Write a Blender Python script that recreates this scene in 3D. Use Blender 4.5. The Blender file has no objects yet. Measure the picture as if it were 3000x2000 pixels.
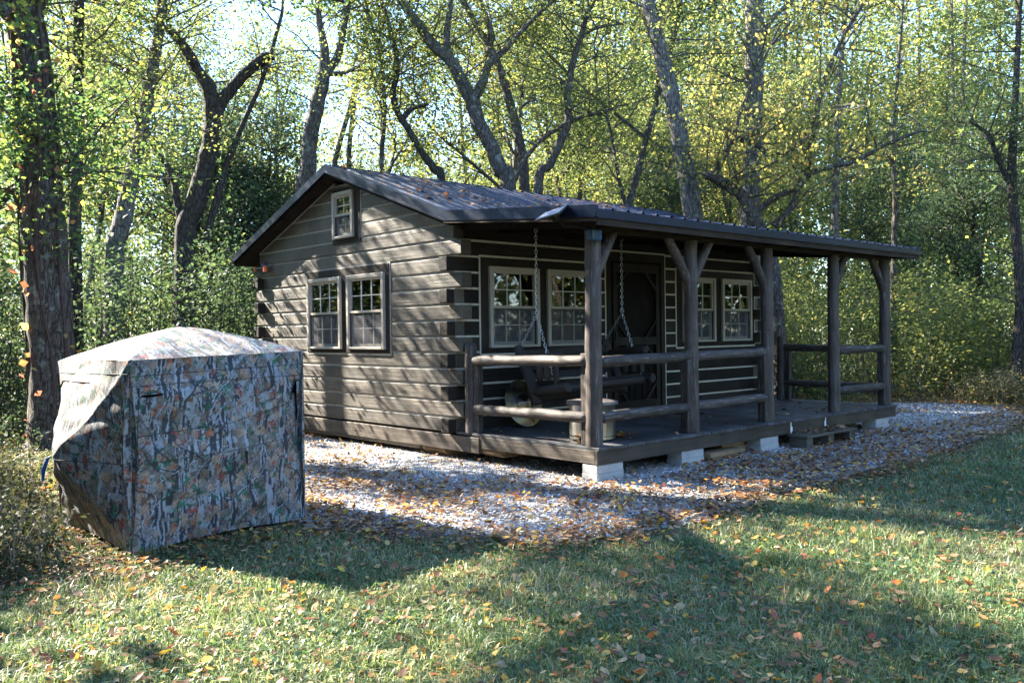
import bpy, bmesh, math, random
import numpy as np
from mathutils import Vector, Matrix
rng = np.random.default_rng(7)
random.seed(7)
S = bpy.context.scene
C = S.collection
R = math.radians

# ------------------------------------------------------------------ camera
CAM = np.array([-6.3789, -8.0091, 1.15])
YAW, PITCH, ROLL, FPX = .833, -.0104, -.0132, 2555.0
FW = np.array([math.cos(YAW)*math.cos(PITCH), math.sin(YAW)*math.cos(PITCH), math.sin(PITCH)])
_r = np.array([math.sin(YAW), -math.cos(YAW), 0.0]); _u = np.cross(_r, FW)
RT = _r*math.cos(ROLL)+_u*math.sin(ROLL); UP = -_r*math.sin(ROLL)+_u*math.cos(ROLL)
cam = bpy.data.objects.new('camera', bpy.data.cameras.new('camera')); C.objects.link(cam)
cam.data.sensor_width = 36; cam.data.lens = FPX*36/3000; cam.data.clip_start = .1; cam.data.clip_end = 2000
cam.matrix_world = Matrix(((RT[0], UP[0], -FW[0], CAM[0]), (RT[1], UP[1], -FW[1], CAM[1]), (RT[2], UP[2], -FW[2], CAM[2]), (0, 0, 0, 1)))
S.camera = cam

# ------------------------------------------------------------------ light
SUN_AZ, SUN_EL = R(108.2), R(34)
W = bpy.data.worlds.new('World'); S.world = W; W.use_nodes = True
nt = W.node_tree; sky = nt.nodes.new('ShaderNodeTexSky'); sky.sky_type = 'NISHITA'; sky.sun_disc = False
sky.sun_elevation = SUN_EL; sky.sun_rotation = math.pi/2 - SUN_AZ; sky.air_density = 1.0; sky.dust_density = .1; sky.ozone_density = 5.0
bg = nt.nodes['Background']; bg.inputs[1].default_value = .11
nt.links.new(sky.outputs[0], bg.inputs[0])
sd = bpy.data.lights.new('sun', 'SUN'); sd.energy = 5.0; sd.angle = R(.5); sd.color = (1.0, .92, .78)
so = bpy.data.objects.new('sun', sd); C.objects.link(so); so.location = (-8, 20, 20)
sv = Vector((math.cos(SUN_AZ)*math.cos(SUN_EL), math.sin(SUN_AZ)*math.cos(SUN_EL), math.sin(SUN_EL)))
so.rotation_euler = sv.to_track_quat('Z', 'Y').to_euler()
S.view_settings.view_transform = 'Standard'; S.view_settings.look = 'None'
S.view_settings.exposure = 2.9; S.view_settings.gamma = 1
S.cycles.max_bounces = 8; S.cycles.transparent_max_bounces = 12; S.cycles.diffuse_bounces = 4
S.cycles.use_denoising = True

G = -.35   # ground level (deck top is z = 0)

# ------------------------------------------------------------------ helpers
def at(dx, dy, depth):
    """point seen at (dx, dy) of a 2352-wide print, at a distance along the view axis"""
    u, w = dx*1.27551, dy*1.27551
    return CAM + (FW + RT*(u-1500)/FPX - UP*(w-1000)/FPX)*depth

def tag(o, label=None, cat=None, group=None, kind=None):
    if label: o['label'] = label
    if cat: o['category'] = cat
    if group: o['group'] = group
    if kind: o['kind'] = kind
    return o

def empty(name, loc, label, cat, group=None):
    o = bpy.data.objects.new(name, None); C.objects.link(o); o.location = loc; o.empty_display_size = .2
    return tag(o, label, cat, group)

def arrays_mesh(name, verts, quads=None, tris=None, mat=None, smooth=False):
    me = bpy.data.meshes.new(name); verts = np.asarray(verts, np.float32).reshape(-1, 3)
    lv = []; st = []; n = 0
    for f, k in ((quads, 4), (tris, 3)):
        if f is None or len(f) == 0: continue
        f = np.asarray(f, np.int32).reshape(-1, k)
        st.append(n+np.arange(len(f))*k); n += len(f)*k; lv.append(f.ravel())
    lv = np.concatenate(lv); st = np.concatenate(st)
    me.vertices.add(len(verts)); me.vertices.foreach_set('co', verts.ravel())
    me.loops.add(len(lv)); me.loops.foreach_set('vertex_index', lv.astype(np.int32))
    me.polygons.add(len(st)); me.polygons.foreach_set('loop_start', st.astype(np.int32))
    me.update(calc_edges=True)
    if smooth: me.polygons.foreach_set('use_smooth', np.ones(len(st), bool))
    if mat: me.materials.append(mat)
    return me

def link(name, me, parent=None):
    o = bpy.data.objects.new(name, me); C.objects.link(o)
    if parent is not None:
        o.parent = parent; o.matrix_parent_inverse = pinv(parent)
    return o

def pinv(p):
    m = Matrix.Translation(p.location) if p.parent is None else None
    if m is None:
        q = p
        while q.parent: q = q.parent
        m = Matrix.Translation(q.location)
        return Matrix.Identity(4)
    return m.inverted()

class MB:
    """collects solids in world coordinates; build() links them as one mesh object"""
    def __init__(s): s.v = []; s.f = []
    def add(s, vs, fs):
        n = len(s.v); s.v += [tuple(map(float, q)) for q in vs]; s.f += [tuple(n+i for i in f) for f in fs]; return s
    def box(s, a, b):
        (x0, y0, z0), (x1, y1, z1) = a, b
        if x0 > x1: x0, x1 = x1, x0
        if y0 > y1: y0, y1 = y1, y0
        if z0 > z1: z0, z1 = z1, z0
        return s.add([(x0,y0,z0),(x1,y0,z0),(x1,y1,z0),(x0,y1,z0),(x0,y0,z1),(x1,y0,z1),(x1,y1,z1),(x0,y1,z1)],
                     [(0,3,2,1),(4,5,6,7),(0,1,5,4),(1,2,6,5),(2,3,7,6),(3,0,4,7)])
    def hexa(s, pts):
        return s.add(pts, [(0,3,2,1),(4,5,6,7),(0,1,5,4),(1,2,6,5),(2,3,7,6),(3,0,4,7)])
    def prism(s, poly, axis, a, b):
        """poly in the two other axes, extruded along axis from a to b"""
        def P(p, t):
            q = list(p); q.insert(axis, t); return q
        n = len(poly); vs = [P(p, a) for p in poly]+[P(p, b) for p in poly]
        fs = [tuple(range(n))[::-1], tuple(range(n, 2*n))]+[(i, (i+1) % n, n+(i+1) % n, n+i) for i in range(n)]
        return s.add(vs, fs)
    def tube(s, pts, rad, n=8, cap=True, wob=0.0):
        pts = [Vector(p) for p in pts]; m = len(pts)
        if not hasattr(rad, '__len__'): rad = [rad]*m
        rings = []; t0 = None; side = None
        for i, p in enumerate(pts):
            t = (pts[min(i+1, m-1)]-pts[max(i-1, 0)])
            t = t.normalized() if t.length > 1e-9 else Vector((0, 0, 1))
            if side is None:
                side = t.cross(Vector((0, 0, 1)) if abs(t.z) < .9 else Vector((1, 0, 0))).normalized()
            else:
                side = (side-t*side.dot(t)).normalized()
            up = t.cross(side)
            ring = []
            for k in range(n):
                a = 2*math.pi*k/n; r = rad[i]*(1+wob*math.sin(3*a+i*1.7)+wob*random.uniform(-1, 1))
                ring.append(p+side*(math.cos(a)*r)+up*(math.sin(a)*r))
            rings.append(ring)
        vs = [v for r in rings for v in r]
        fs = [(i*n+k, i*n+(k+1) % n, (i+1)*n+(k+1) % n, (i+1)*n+k) for i in range(m-1) for k in range(n)]
        if cap: fs += [tuple(range(n))[::-1], tuple((m-1)*n+k for k in range(n))]
        return s.add(vs, fs)
    def lathe(s, prof, c, n=32, M=None):
        """prof: (r, z) pairs around the local z axis through c"""
        vs = []
        for r, z in prof:
            for k in range(n):
                a = 2*math.pi*k/n; q = Vector((r*math.cos(a), r*math.sin(a), z))
                if M is not None: q = M @ q
                vs.append(q+Vector(c))
        fs = [(i*n+k, i*n+(k+1) % n, (i+1)*n+(k+1) % n, (i+1)*n+k) for i in range(len(prof)-1) for k in range(n)]
        return s.add(vs, fs)
    def ring(s, c, axis, R0, r, n=14, m=6, sx=1.0, side=None):
        """torus; sx stretches it along 'side'"""
        ax = Vector(axis).normalized()
        a1 = Vector(side).normalized() if side is not None else ax.orthogonal().normalized()
        a2 = ax.cross(a1); vs = []
        for i in range(n):
            t = 2*math.pi*i/n
            cc = Vector(c)+a1*(R0*sx*math.cos(t))+a2*(R0*math.sin(t)); o = (a1*math.cos(t)+a2*math.sin(t))
            for k in range(m):
                u = 2*math.pi*k/m; vs.append(cc+o*(r*math.cos(u))+ax*(r*math.sin(u)))
        fs = [(i*m+k, ((i+1) % n)*m+k, ((i+1) % n)*m+(k+1) % m, i*m+(k+1) % m) for i in range(n) for k in range(m)]
        return s.add(vs, fs)
    def build(s, name, mat, parent=None, smooth=False, bevel=0.0, origin=None, fix=False):
        me = bpy.data.meshes.new(name)
        vs = np.array(s.v, float)
        o = None
        if parent is None:
            if origin is None: origin = (vs[:, 0].mean(), vs[:, 1].mean(), vs[:, 2].min())
            vs = vs-np.array(origin)
        me.from_pydata(vs.tolist(), [], s.f); me.materials.append(mat)
        if fix:
            bm = bmesh.new(); bm.from_mesh(me); bmesh.ops.recalc_face_normals(bm, faces=bm.faces); bm.to_mesh(me); bm.free()
        if smooth:
            me.polygons.foreach_set('use_smooth', np.ones(len(me.polygons), bool))
            me.set_sharp_from_angle(angle=R(42))
        o = link(name, me, parent)
        if parent is None: o.location = origin
        if bevel:
            b = o.modifiers.new('bevel', 'BEVEL'); b.width = bevel; b.segments = 2; b.limit_method = 'ANGLE'; b.angle_limit = R(40)
        return o

# ------------------------------------------------------------------ materials
def newmat(name):
    m = bpy.data.materials.new(name); m.use_nodes = True
    n = m.node_tree.nodes; return m, n, m.node_tree.links, n['Principled BSDF']
def pos(n, l, scale=(1, 1, 1), obj=False):
    tc = n.new('ShaderNodeTexCoord') if obj else n.new('ShaderNodeNewGeometry')
    mp = n.new('ShaderNodeMapping'); mp.inputs['Scale'].default_value = scale
    l.new(tc.outputs['Object' if obj else 'Position'], mp.inputs[0]); return mp.outputs[0]
def noise(n, l, vec, scale, detail=4, rough=.6, dist=0.0):
    t = n.new('ShaderNodeTexNoise'); t.inputs['Scale'].default_value = scale; t.inputs['Detail'].default_value = detail
    t.inputs['Roughness'].default_value = rough; t.inputs['Distortion'].default_value = dist; l.new(vec, t.inputs['Vector']); return t.outputs['Fac']
def ramp(n, l, fac, stops, mode='LINEAR'):
    r = n.new('ShaderNodeValToRGB'); r.color_ramp.interpolation = mode; e = r.color_ramp.elements
    while len(e) < len(stops): e.new(.5)
    for q, (p, c) in zip(e, stops): q.position = p; q.color = (*c, 1)
    l.new(fac, r.inputs[0]); return r.outputs[0]
def mixc(n, l, fac, a, b, mode='MIX'):
    m = n.new('ShaderNodeMix'); m.data_type = 'RGBA'; m.blend_type = mode
    if isinstance(fac, float): m.inputs[0].default_value = fac
    else: l.new(fac, m.inputs[0])
    for i, q in ((6, a), (7, b)):
        if isinstance(q, tuple): m.inputs[i].default_value = (*q, 1)
        else: l.new(q, m.inputs[i])
    return m.outputs[2]
def bump(n, l, h, b, strength=.4, dist=.01):
    k = n.new('ShaderNodeBump'); k.inputs['Strength'].default_value = strength; k.inputs['Distance'].default_value = dist
    l.new(h, k.inputs['Height']); l.new(k.outputs[0], b.inputs['Normal'])

def wood(name, c0, c1, axis, rough=.6, spec=.5, fine=26, weather=None, bs=.9, bd=.008):
    m, n, l, b = newmat(name)
    sc = [fine, fine, fine]; sc[axis] = fine*.05
    v = pos(n, l, tuple(sc)); g = noise(n, l, v, 1.0, 6, .7, .6)
    v2 = pos(n, l, (1, 1, 1)); big = noise(n, l, v2, 2.3, 4, .6)
    c = ramp(n, l, g, [(.36, tuple(q*.7 for q in c0)), (.5, tuple((p+q)/2 for p, q in zip(c0, c1))), (.66, tuple(min(1, q*1.15) for q in c1))])
    c = mixc(n, l, .5, c, ramp(n, l, big, [(.32, tuple(q*.5 for q in c0)), (.68, tuple(min(1, q*1.4) for q in c1))]))
    kn = n.new('ShaderNodeTexVoronoi'); kn.inputs['Scale'].default_value = 1.0; ks = [7, 7, 7]; ks[axis] = 2.2; l.new(pos(n, l, tuple(ks)), kn.inputs['Vector'])
    c = mixc(n, l, ramp(n, l, kn.outputs['Distance'], [(.06, (.75, .75, .75)), (.16, (0, 0, 0))]), c, tuple(q*.45 for q in c0))
    gi = n.new('ShaderNodeNewGeometry'); mr = n.new('ShaderNodeMapRange'); mr.inputs[3].default_value = .55; mr.inputs[4].default_value = 1.4; l.new(gi.outputs['Random Per Island'], mr.inputs[0])
    hv = n.new('ShaderNodeHueSaturation'); l.new(mr.outputs[0], hv.inputs['Value']); l.new(c, hv.inputs['Color']); c = hv.outputs[0]
    if weather:
        sc2 = [42, 42, 42]; sc2[axis] = 4
        w = noise(n, l, pos(n, l, tuple(sc2)), 1.0, 5, .75)
        c = mixc(n, l, ramp(n, l, w, [(.54, (0, 0, 0)), (.64, (1, 1, 1))]), c, weather)
    l.new(c, b.inputs['Base Color'])
    rr = n.new('ShaderNodeMapRange'); rr.inputs[3].default_value = rough-.1; rr.inputs[4].default_value = rough+.15
    l.new(g, rr.inputs[0]); l.new(rr.outputs[0], b.inputs['Roughness'])
    b.inputs['Specular IOR Level'].default_value = spec
    bump(n, l, g, b, bs, bd); return m

M = {}
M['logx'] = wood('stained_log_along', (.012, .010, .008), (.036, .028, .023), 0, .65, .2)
M['logy'] = wood('sunlit_stained_log', (.015, .0115, .0085), (.100, .079, .057), 1, .60, .8, 20)  # same stain as the porch logs, with sunlit gable brightness put into its colour
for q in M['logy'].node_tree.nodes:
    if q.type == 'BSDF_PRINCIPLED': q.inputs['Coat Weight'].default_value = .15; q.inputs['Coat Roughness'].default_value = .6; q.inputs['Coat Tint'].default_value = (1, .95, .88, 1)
M['post'] = wood('weathered_post', (.026, .019, .016), (.070, .053, .044), 2, .6, .4, 34, (.15, .135, .13))
M['postx'] = wood('weathered_rail', (.030, .023, .020), (.085, .068, .060), 0, .6, .4, 34, (.19, .17, .165))
M['posty'] = wood('weathered_rail_side', (.034, .025, .020), (.090, .070, .058), 1, .6, .4, 34, (.19, .165, .15))
M['swing'] = wood('dark_swing_log', (.012, .009, .008), (.040, .031, .027), 0, .6, .4, 34)
M['deck'] = wood('dark_deck_board', (.030, .030, .034), (.080, .080, .088), 1, .55, .5, 22, (.12, .118, .125))
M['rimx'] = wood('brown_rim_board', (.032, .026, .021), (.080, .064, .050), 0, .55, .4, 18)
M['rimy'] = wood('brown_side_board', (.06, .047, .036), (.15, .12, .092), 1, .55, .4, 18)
M['beam'] = wood('porch_beam', (.016, .011, .008), (.045, .031, .022), 0, .65, .15, 18)
M['skid'] = wood('raw_skid', (.15, .095, .045), (.34, .23, .12), 0, .7, .3, 22)
M['plank'] = wood('scrap_plank', (.16, .10, .06), (.36, .25, .15), 0, .7, .3, 22)
M['stepw'] = wood('old_step_wood', (.06, .05, .04), (.16, .14, .115), 0, .7, .3, 22)
M['buck'] = wood('dark_window_board', (.012, .009, .008), (.030, .023, .018), 2, .6, .2, 20)
M['door'] = wood('black_door', (.004, .0035, .0035), (.012, .009, .008), 2, .6, .1, 20)
M['lining'] = wood('interior_pine', (.10, .032, .015), (.22, .08, .035), 2, .5, .4, 14)
M['soffit'] = wood('soffit_board', (.010, .008, .007), (.024, .020, .018), 0, .8, .1, 14)

def plain(name, c, rough=.5, metal=0.0, spec=.5, nz=0.0, ns=30):
    m, n, l, b = newmat(name)
    if nz:
        g = noise(n, l, pos(n, l), ns, 5, .65)
        l.new(ramp(n, l, g, [(.3, tuple(q*(1-nz) for q in c)), (.7, tuple(min(1, q*(1+nz)) for q in c))]), b.inputs['Base Color'])
        bump(n, l, g, b, .2, .003)
    else: b.inputs['Base Color'].default_value = (*c, 1)
    b.inputs['Roughness'].default_value = rough; b.inputs['Metallic'].default_value = metal; b.inputs['Specular IOR Level'].default_value = spec
    return m
M['vinyl'] = plain('taupe_window_trim', (.40, .355, .30), .45, 0, .5, .12, 40)
M['muntin'] = plain('cream_muntin', (.62, .60, .54), .4, 0, .5, .1, 60)
M['metal'] = plain('black_blue_metal', (.012, .020, .046), .34, .6, .5, .3, 5)
M['black'] = plain('black_plastic', (.012, .012, .014), .4)
M['void'] = plain('dark_opening', (.004, .004, .004), .9, 0, 0)
M['steel'] = plain('galvanised_chain', (.55, .57, .60), .35, 1.0)
M['blue'] = plain('deep_blue_plastic', (.01, .06, .20), .35)
M['teal'] = plain('dark_teal_box', (.012, .05, .09), .4)
M['orange'] = plain('orange_plastic', (.65, .13, .02), .4)
M['white'] = plain('white_flake_paint', (.75, .78, .82), .6, 0, .3, .1, 80)
M['grey'] = plain('grey_lettering', (.10, .14, .19), .6)

def mk_chink():
    m, n, l, b = newmat('cream_chinking')
    g = noise(n, l, pos(n, l), 14, 6, .7); g2 = noise(n, l, pos(n, l), 60, 3, .6)
    c = ramp(n, l, g, [(.30, (.30, .25, .15)), (.42, (.52, .48, .38)), (.75, (.66, .63, .55))])
    c = mixc(n, l, ramp(n, l, g2, [(.64, (0, 0, 0)), (.70, (1, 1, 1))]), c, (.16, .11, .07))
    l.new(c, b.inputs['Base Color']); b.inputs['Roughness'].default_value = .8; bump(n, l, g2, b, .5, .004); return m
M['chink'] = mk_chink()
def mk_chink2():
    m = M['chink'].copy(); m.name = 'sun_dimmed_chinking'  # copy of the cream chinking, its colour dimmed to offset light on the gable
    for q in m.node_tree.nodes:
        if q.type == 'VALTORGB' and len(q.color_ramp.elements) == 3:
            for e, k in zip(q.color_ramp.elements, ((.14, .12, .085), (.32, .30, .26), (.46, .44, .40))): e.color = (*k, 1)
    return m
M['chink2'] = mk_chink2()

def mk_block():
    m, n, l, b = newmat('concrete_block')
    g = noise(n, l, pos(n, l), 5, 5, .6); g2 = noise(n, l, pos(n, l), 130, 3, .7)
    c = ramp(n, l, g, [(.3, (.30, .30, .30)), (.7, (.50, .50, .49))])
    c = mixc(n, l, ramp(n, l, g2, [(.35, (1, 1, 1)), (.45, (0, 0, 0))]), c, (.15, .15, .15))
    l.new(c, b.inputs['Base Color']); b.inputs['Roughness'].default_value = .9; bump(n, l, g2, b, .6, .004); return m
M['block'] = mk_block()

def mk_pit():
    m, n, l, b = newmat('heat_stained_steel')
    g = noise(n, l, pos(n, l, (1, 1, .12)), 16, 4, .6)
    c = ramp(n, l, g, [(.28, (.30, .24, .17)), (.45, (.62, .56, .42)), (.55, (.72, .70, .62)), (.72, (.50, .55, .62))])
    l.new(c, b.inputs['Base Color']); b.inputs['Metallic'].default_value = 1.0
    b.inputs['Roughness'].default_value = .33; bump(n, l, g, b, .1, .003); return m
M['pit'] = mk_pit()
def mk_disc():
    m, n, l, b = newmat('tarnished_disc_steel')
    g = noise(n, l, pos(n, l), 4, 3, .6)
    c = ramp(n, l, g, [(.35, (.05, .07, .13)), (.48, (.25, .17, .07)), (.6, (.30, .28, .20)), (.75, (.26, .27, .28))])
    l.new(c, b.inputs['Base Color']); b.inputs['Metallic'].default_value = 1.0; b.inputs['Roughness'].default_value = .3; return m
M['disc'] = mk_disc()

def mk_glass():
    m, n, l, b = newmat('window_glass'); n.remove(b)
    fr = n.new('ShaderNodeFresnel'); fr.inputs[0].default_value = 1.7
    g = n.new('ShaderNodeBsdfGlossy'); g.inputs['Roughness'].default_value = .02; g.inputs['Color'].default_value = (.9, .92, .95, 1)
    t = n.new('ShaderNodeBsdfTransparent'); t.inputs['Color'].default_value = (.82, .88, .86, 1)
    mx = n.new('ShaderNodeMixShader'); l.new(fr.outputs[0], mx.inputs[0]); l.new(t.outputs[0], mx.inputs[1]); l.new(g.outputs[0], mx.inputs[2])
    l.new(mx.outputs[0], n['Material Output'].inputs[0]); return m
M['glass'] = mk_glass()
def mk_screen():
    m, n, l, b = newmat('insect_screen')
    b.inputs['Base Color'].default_value = (.16, .16, .18, 1); b.inputs['Roughness'].default_value = .7
    t = n.new('ShaderNodeBsdfTransparent'); mx = n.new('ShaderNodeMixShader'); mx.inputs[0].default_value = .22
    l.new(t.outputs[0], mx.inputs[1]); l.new(b.outputs[0], mx.inputs[2]); l.new(mx.outputs[0], n['Material Output'].inputs[0]); return m
M['screen'] = mk_screen()

def mk_bark(name, c0, c1, lichen=None, sc=1.0):
    m, n, l, b = newmat(name)
    v = pos(n, l, (1, 1, .22)); g = noise(n, l, v, 26*sc, 6, .7, 1.0)
    vo = n.new('ShaderNodeTexVoronoi'); vo.feature = 'DISTANCE_TO_EDGE'; vo.inputs['Scale'].default_value = 22*sc
    wv = n.new('ShaderNodeMix'); wv.data_type = 'VECTOR'; wv.inputs[0].default_value = .06
    l.new(v, wv.inputs[4]); l.new(g, wv.inputs[5]); l.new(wv.outputs[1], vo.inputs['Vector'])
    c = ramp(n, l, g, [(.3, c0), (.7, c1)])
    c = mixc(n, l, ramp(n, l, vo.outputs[0], [(.0, (1, 1, 1)), (.14, (0, 0, 0))]), c, tuple(q*.35 for q in c0))
    if lichen:
        w = noise(n, l, pos(n, l), 7, 5, .7)
        c = mixc(n, l, ramp(n, l, w, [(.56, (0, 0, 0)), (.66, (1, 1, 1))]), c, lichen)
    l.new(c, b.inputs['Base Color']); b.inputs['Roughness'].default_value = .85; b.inputs['Specular IOR Level'].default_value = .25
    h = n.new('ShaderNodeMath'); h.operation = 'ADD'; l.new(g, h.inputs[0]); l.new(vo.outputs[0], h.inputs[1])
    bump(n, l, h.outputs[0], b, .9, .03); return m
M['bark'] = mk_bark('grey_brown_bark', (.060, .048, .040), (.19, .16, .135), (.22, .235, .20))
M['bark2'] = mk_bark('pale_grey_bark', (.085, .075, .065), (.27, .245, .215), (.30, .31, .28))
M['barkd'] = mk_bark('dark_bark', (.035, .028, .024), (.11, .092, .078))
M['twig'] = plain('twig_bark', (.09, .075, .062), .85, 0, .2, .4, 8)
M['vine'] = plain('vine_bark', (.085, .058, .050), .85, 0, .2, .4, 30)
M['deadtwig'] = plain('dead_twig', (.24, .20, .16), .85, 0, .2, .4, 30)

def mk_leaf(name, stops, trans=.5, noise_scale=.35, noise_amt=.5, rough=.6, spec=.2, tboost=2.0):
    """per-leaf colour; patches follow a slow noise through the trees"""
    m, n, l, b = newmat(name)
    geo = n.new('ShaderNodeNewGeometry')
    g = noise(n, l, pos(n, l), noise_scale, 2, .5)
    mr = n.new('ShaderNodeMapRange'); mr.inputs[1].default_value = .3; mr.inputs[2].default_value = .7; l.new(g, mr.inputs[0])
    mm = n.new('ShaderNodeMix'); mm.data_type = 'FLOAT'; mm.inputs[0].default_value = noise_amt
    l.new(geo.outputs['Random Per Island'], mm.inputs[2]); l.new(mr.outputs[0], mm.inputs[3])
    c = ramp(n, l, mm.outputs[0], stops)
    hs = n.new('ShaderNodeHueSaturation'); hs.inputs['Saturation'].default_value = .85 if 'fallen' not in name else 1.0; l.new(c, hs.inputs['Color']); c = hs.outputs[0]
    l.new(c, b.inputs['Base Color']); b.inputs['Roughness'].default_value = rough; b.inputs['Specular IOR Level'].default_value = spec
    tr = n.new('ShaderNodeBsdfTranslucent')
    tc = mixc(n, l, 1.0, c, (tboost*.98, tboost*.92, tboost*.60), 'MULTIPLY'); l.new(tc, tr.inputs[0])
    mx = n.new('ShaderNodeMixShader'); mx.inputs[0].default_value = trans
    l.new(b.outputs[0], mx.inputs[1]); l.new(tr.outputs[0], mx.inputs[2]); l.new(mx.outputs[0], n['Material Output'].inputs[0]); return m
GR = [(.0, (.035, .062, .026)), (.35, (.075, .115, .040)), (.6, (.135, .175, .052)), (.8, (.25, .26, .07)), (.93, (.40, .33, .08)), (1, (.48, .28, .07))]
M['leaf'] = mk_leaf('autumn_green_leaf', GR, .55, .30, .45)
M['leafy'] = mk_leaf('yellowing_leaf', [(.0, (.06, .095, .035)), (.35, (.12, .155, .045)), (.6, (.25, .26, .06)), (.8, (.45, .36, .07)), (1, (.56, .30, .06))], .55, .5, .3)
M['leafd'] = mk_leaf('deep_green_leaf', [(.0, (.022, .050, .030)), (.5, (.045, .085, .045)), (.85, (.085, .135, .06)), (.96, (.18, .20, .06)), (1, (.40, .24, .06))], .4, .5, .3, .6, .15)
M['leafm'] = mk_leaf('maple_leaf', [(.0, (.03, .08, .04)), (.5, (.07, .14, .05)), (.75, (.18, .25, .04)), (.92, (.42, .38, .05)), (1, (.50, .14, .05))], .5, .8, .35, .55, .2)
M['leafr'] = mk_leaf('red_vine_leaf', [(.0, (.30, .06, .06)), (.35, (.45, .12, .05)), (.6, (.50, .28, .07)), (.85, (.32, .33, .07)), (1, (.20, .06, .10))], .5, 1.0, .1)
M['litter'] = mk_leaf('fallen_leaf', [(.0, (.075, .035, .022)), (.3, (.17, .085, .045)), (.52, (.27, .14, .07)), (.70, (.38, .22, .12)), (.80, (.50, .36, .20)), (.88, (.58, .36, .05)), (.94, (.55, .20, .04)), (1, (.42, .08, .05))], .25, 1.3, .12, .6, .25, 1.2)
M['litterb'] = mk_leaf('bright_fallen_leaf', [(.0, (.20, .10, .06)), (.25, (.40, .20, .08)), (.45, (.58, .30, .06)), (.62, (.62, .44, .06)), (.78, (.55, .40, .26)), (.90, (.58, .16, .05)), (1, (.35, .06, .07))], .3, 1.3, .05, .5, .3, 1.3)
M['grass'] = mk_leaf('lawn_grass', [(.0, (.035, .090, .030)), (.3, (.075, .155, .045)), (.52, (.15, .24, .075)), (.68, (.30, .34, .15)), (.83, (.45, .42, .24)), (1, (.58, .50, .34))], .4, .9, .35, .4, .5, 1.4)
M['clover'] = mk_leaf('lawn_weed_leaf', [(.0, (.03, .08, .03)), (.5, (.06, .14, .045)), (1, (.13, .20, .06))], .3, .9, .3, .5, .4)
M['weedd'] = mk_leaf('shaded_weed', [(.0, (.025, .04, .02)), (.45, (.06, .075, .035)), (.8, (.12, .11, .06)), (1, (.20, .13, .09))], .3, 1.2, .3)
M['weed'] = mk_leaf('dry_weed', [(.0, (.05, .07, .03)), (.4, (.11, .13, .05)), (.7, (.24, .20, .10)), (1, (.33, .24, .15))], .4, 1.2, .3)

# ------------------------------------------------------------------ ground
PAD = np.array([(-2.95,-1.9),(-2.6,-2.8),(-2.0,-3.65),(-.6,-3.95),(.8,-3.78),(2.2,-3.76),(5.0,-3.7),(7.4,-3.5),(9.8,-3.0),(11.2,-2.2),(11.4,-.6),(9.3,1.0),(8.2,3.0),(8.2,6.2),(0,6.8),(-2.4,5.6),(-3.0,3.0),(-2.6,-.3)])
def pad_dist(x, y):
    """signed distance to the edge of the gravel pad, positive inside"""
    x = np.asarray(x, float); y = np.asarray(y, float)
    ins = np.zeros(x.shape, bool); dm = np.full(x.shape, 1e9)
    for i in range(len(PAD)):
        ax, ay = PAD[i]; bx, by = PAD[(i+1) % len(PAD)]
        ins ^= ((ay > y) != (by > y)) & (x < (bx-ax)*(y-ay)/(by-ay+1e-12)+ax)
        t = np.clip(((x-ax)*(bx-ax)+(y-ay)*(by-ay))/((bx-ax)**2+(by-ay)**2), 0, 1)
        dm = np.minimum(dm, np.hypot(x-ax-t*(bx-ax), y-ay-t*(by-ay)))
    return np.where(ins, dm, -dm)
def fnoise(x, y, s, seed=0):
    r = np.random.default_rng(seed+100); o = np.zeros(np.shape(x))
    for k in range(7):
        a = r.uniform(0, 2*math.pi); f = s*r.uniform(.6, 1.9); p = r.uniform(0, 6.28)
        o = o+np.sin((np.cos(a)*x+np.sin(a)*y)*f+p+1.3*np.sin((np.cos(a+1.7)*x+np.sin(a+1.7)*y)*f*.7+p*2))
    return o/7*1.6
def gz(x, y):
    """gently uneven ground, flat under the cabin"""
    x = np.asarray(x, float); y = np.asarray(y, float)
    d = np.clip(-pad_dist(x, y), 0, 2)/2
    far = np.clip(np.hypot(x+6, y+8)-24, 0, 60)/60
    return G+d*.05*fnoise(x, y, .8, 3)+far*.6

def mk_ground():
    m, n, l, b = newmat('lawn_soil')
    v = pos(n, l); g = noise(n, l, v, 3.0, 5, .65); g2 = noise(n, l, v, 45, 4, .7)
    c = ramp(n, l, g, [(.3, (.045, .055, .022)), (.55, (.075, .085, .035)), (.75, (.12, .10, .055))])
    c = mixc(n, l, ramp(n, l, g2, [(.45, (0, 0, 0)), (.6, (1, 1, 1))]), c, (.06, .042, .028))
    l.new(c, b.inputs['Base Color']); b.inputs['Roughness'].default_value = .95; bump(n, l, g2, b, .8, .02); return m
xs = np.unique(np.concatenate([np.linspace(-300, -24, 8), np.linspace(-24, 60, 211), np.linspace(60, 320, 8)]))
ys = np.unique(np.concatenate([np.linspace(-300, -24, 8), np.linspace(-24, 60, 211), np.linspace(60, 320, 8)]))
X, Y = np.meshgrid(xs, ys, indexing='ij'); Z = gz(X, Y)
idx = np.arange(X.size).reshape(X.shape)
q = np.stack([idx[:-1, :-1], idx[1:, :-1], idx[1:, 1:], idx[:-1, 1:]], -1).reshape(-1, 4)
tag(link('ground', arrays_mesh('ground', np.stack([X, Y, Z], -1), q, None, mk_ground(), True)), 'grassy woodland ground around the cabin', 'ground', kind='structure')

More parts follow.
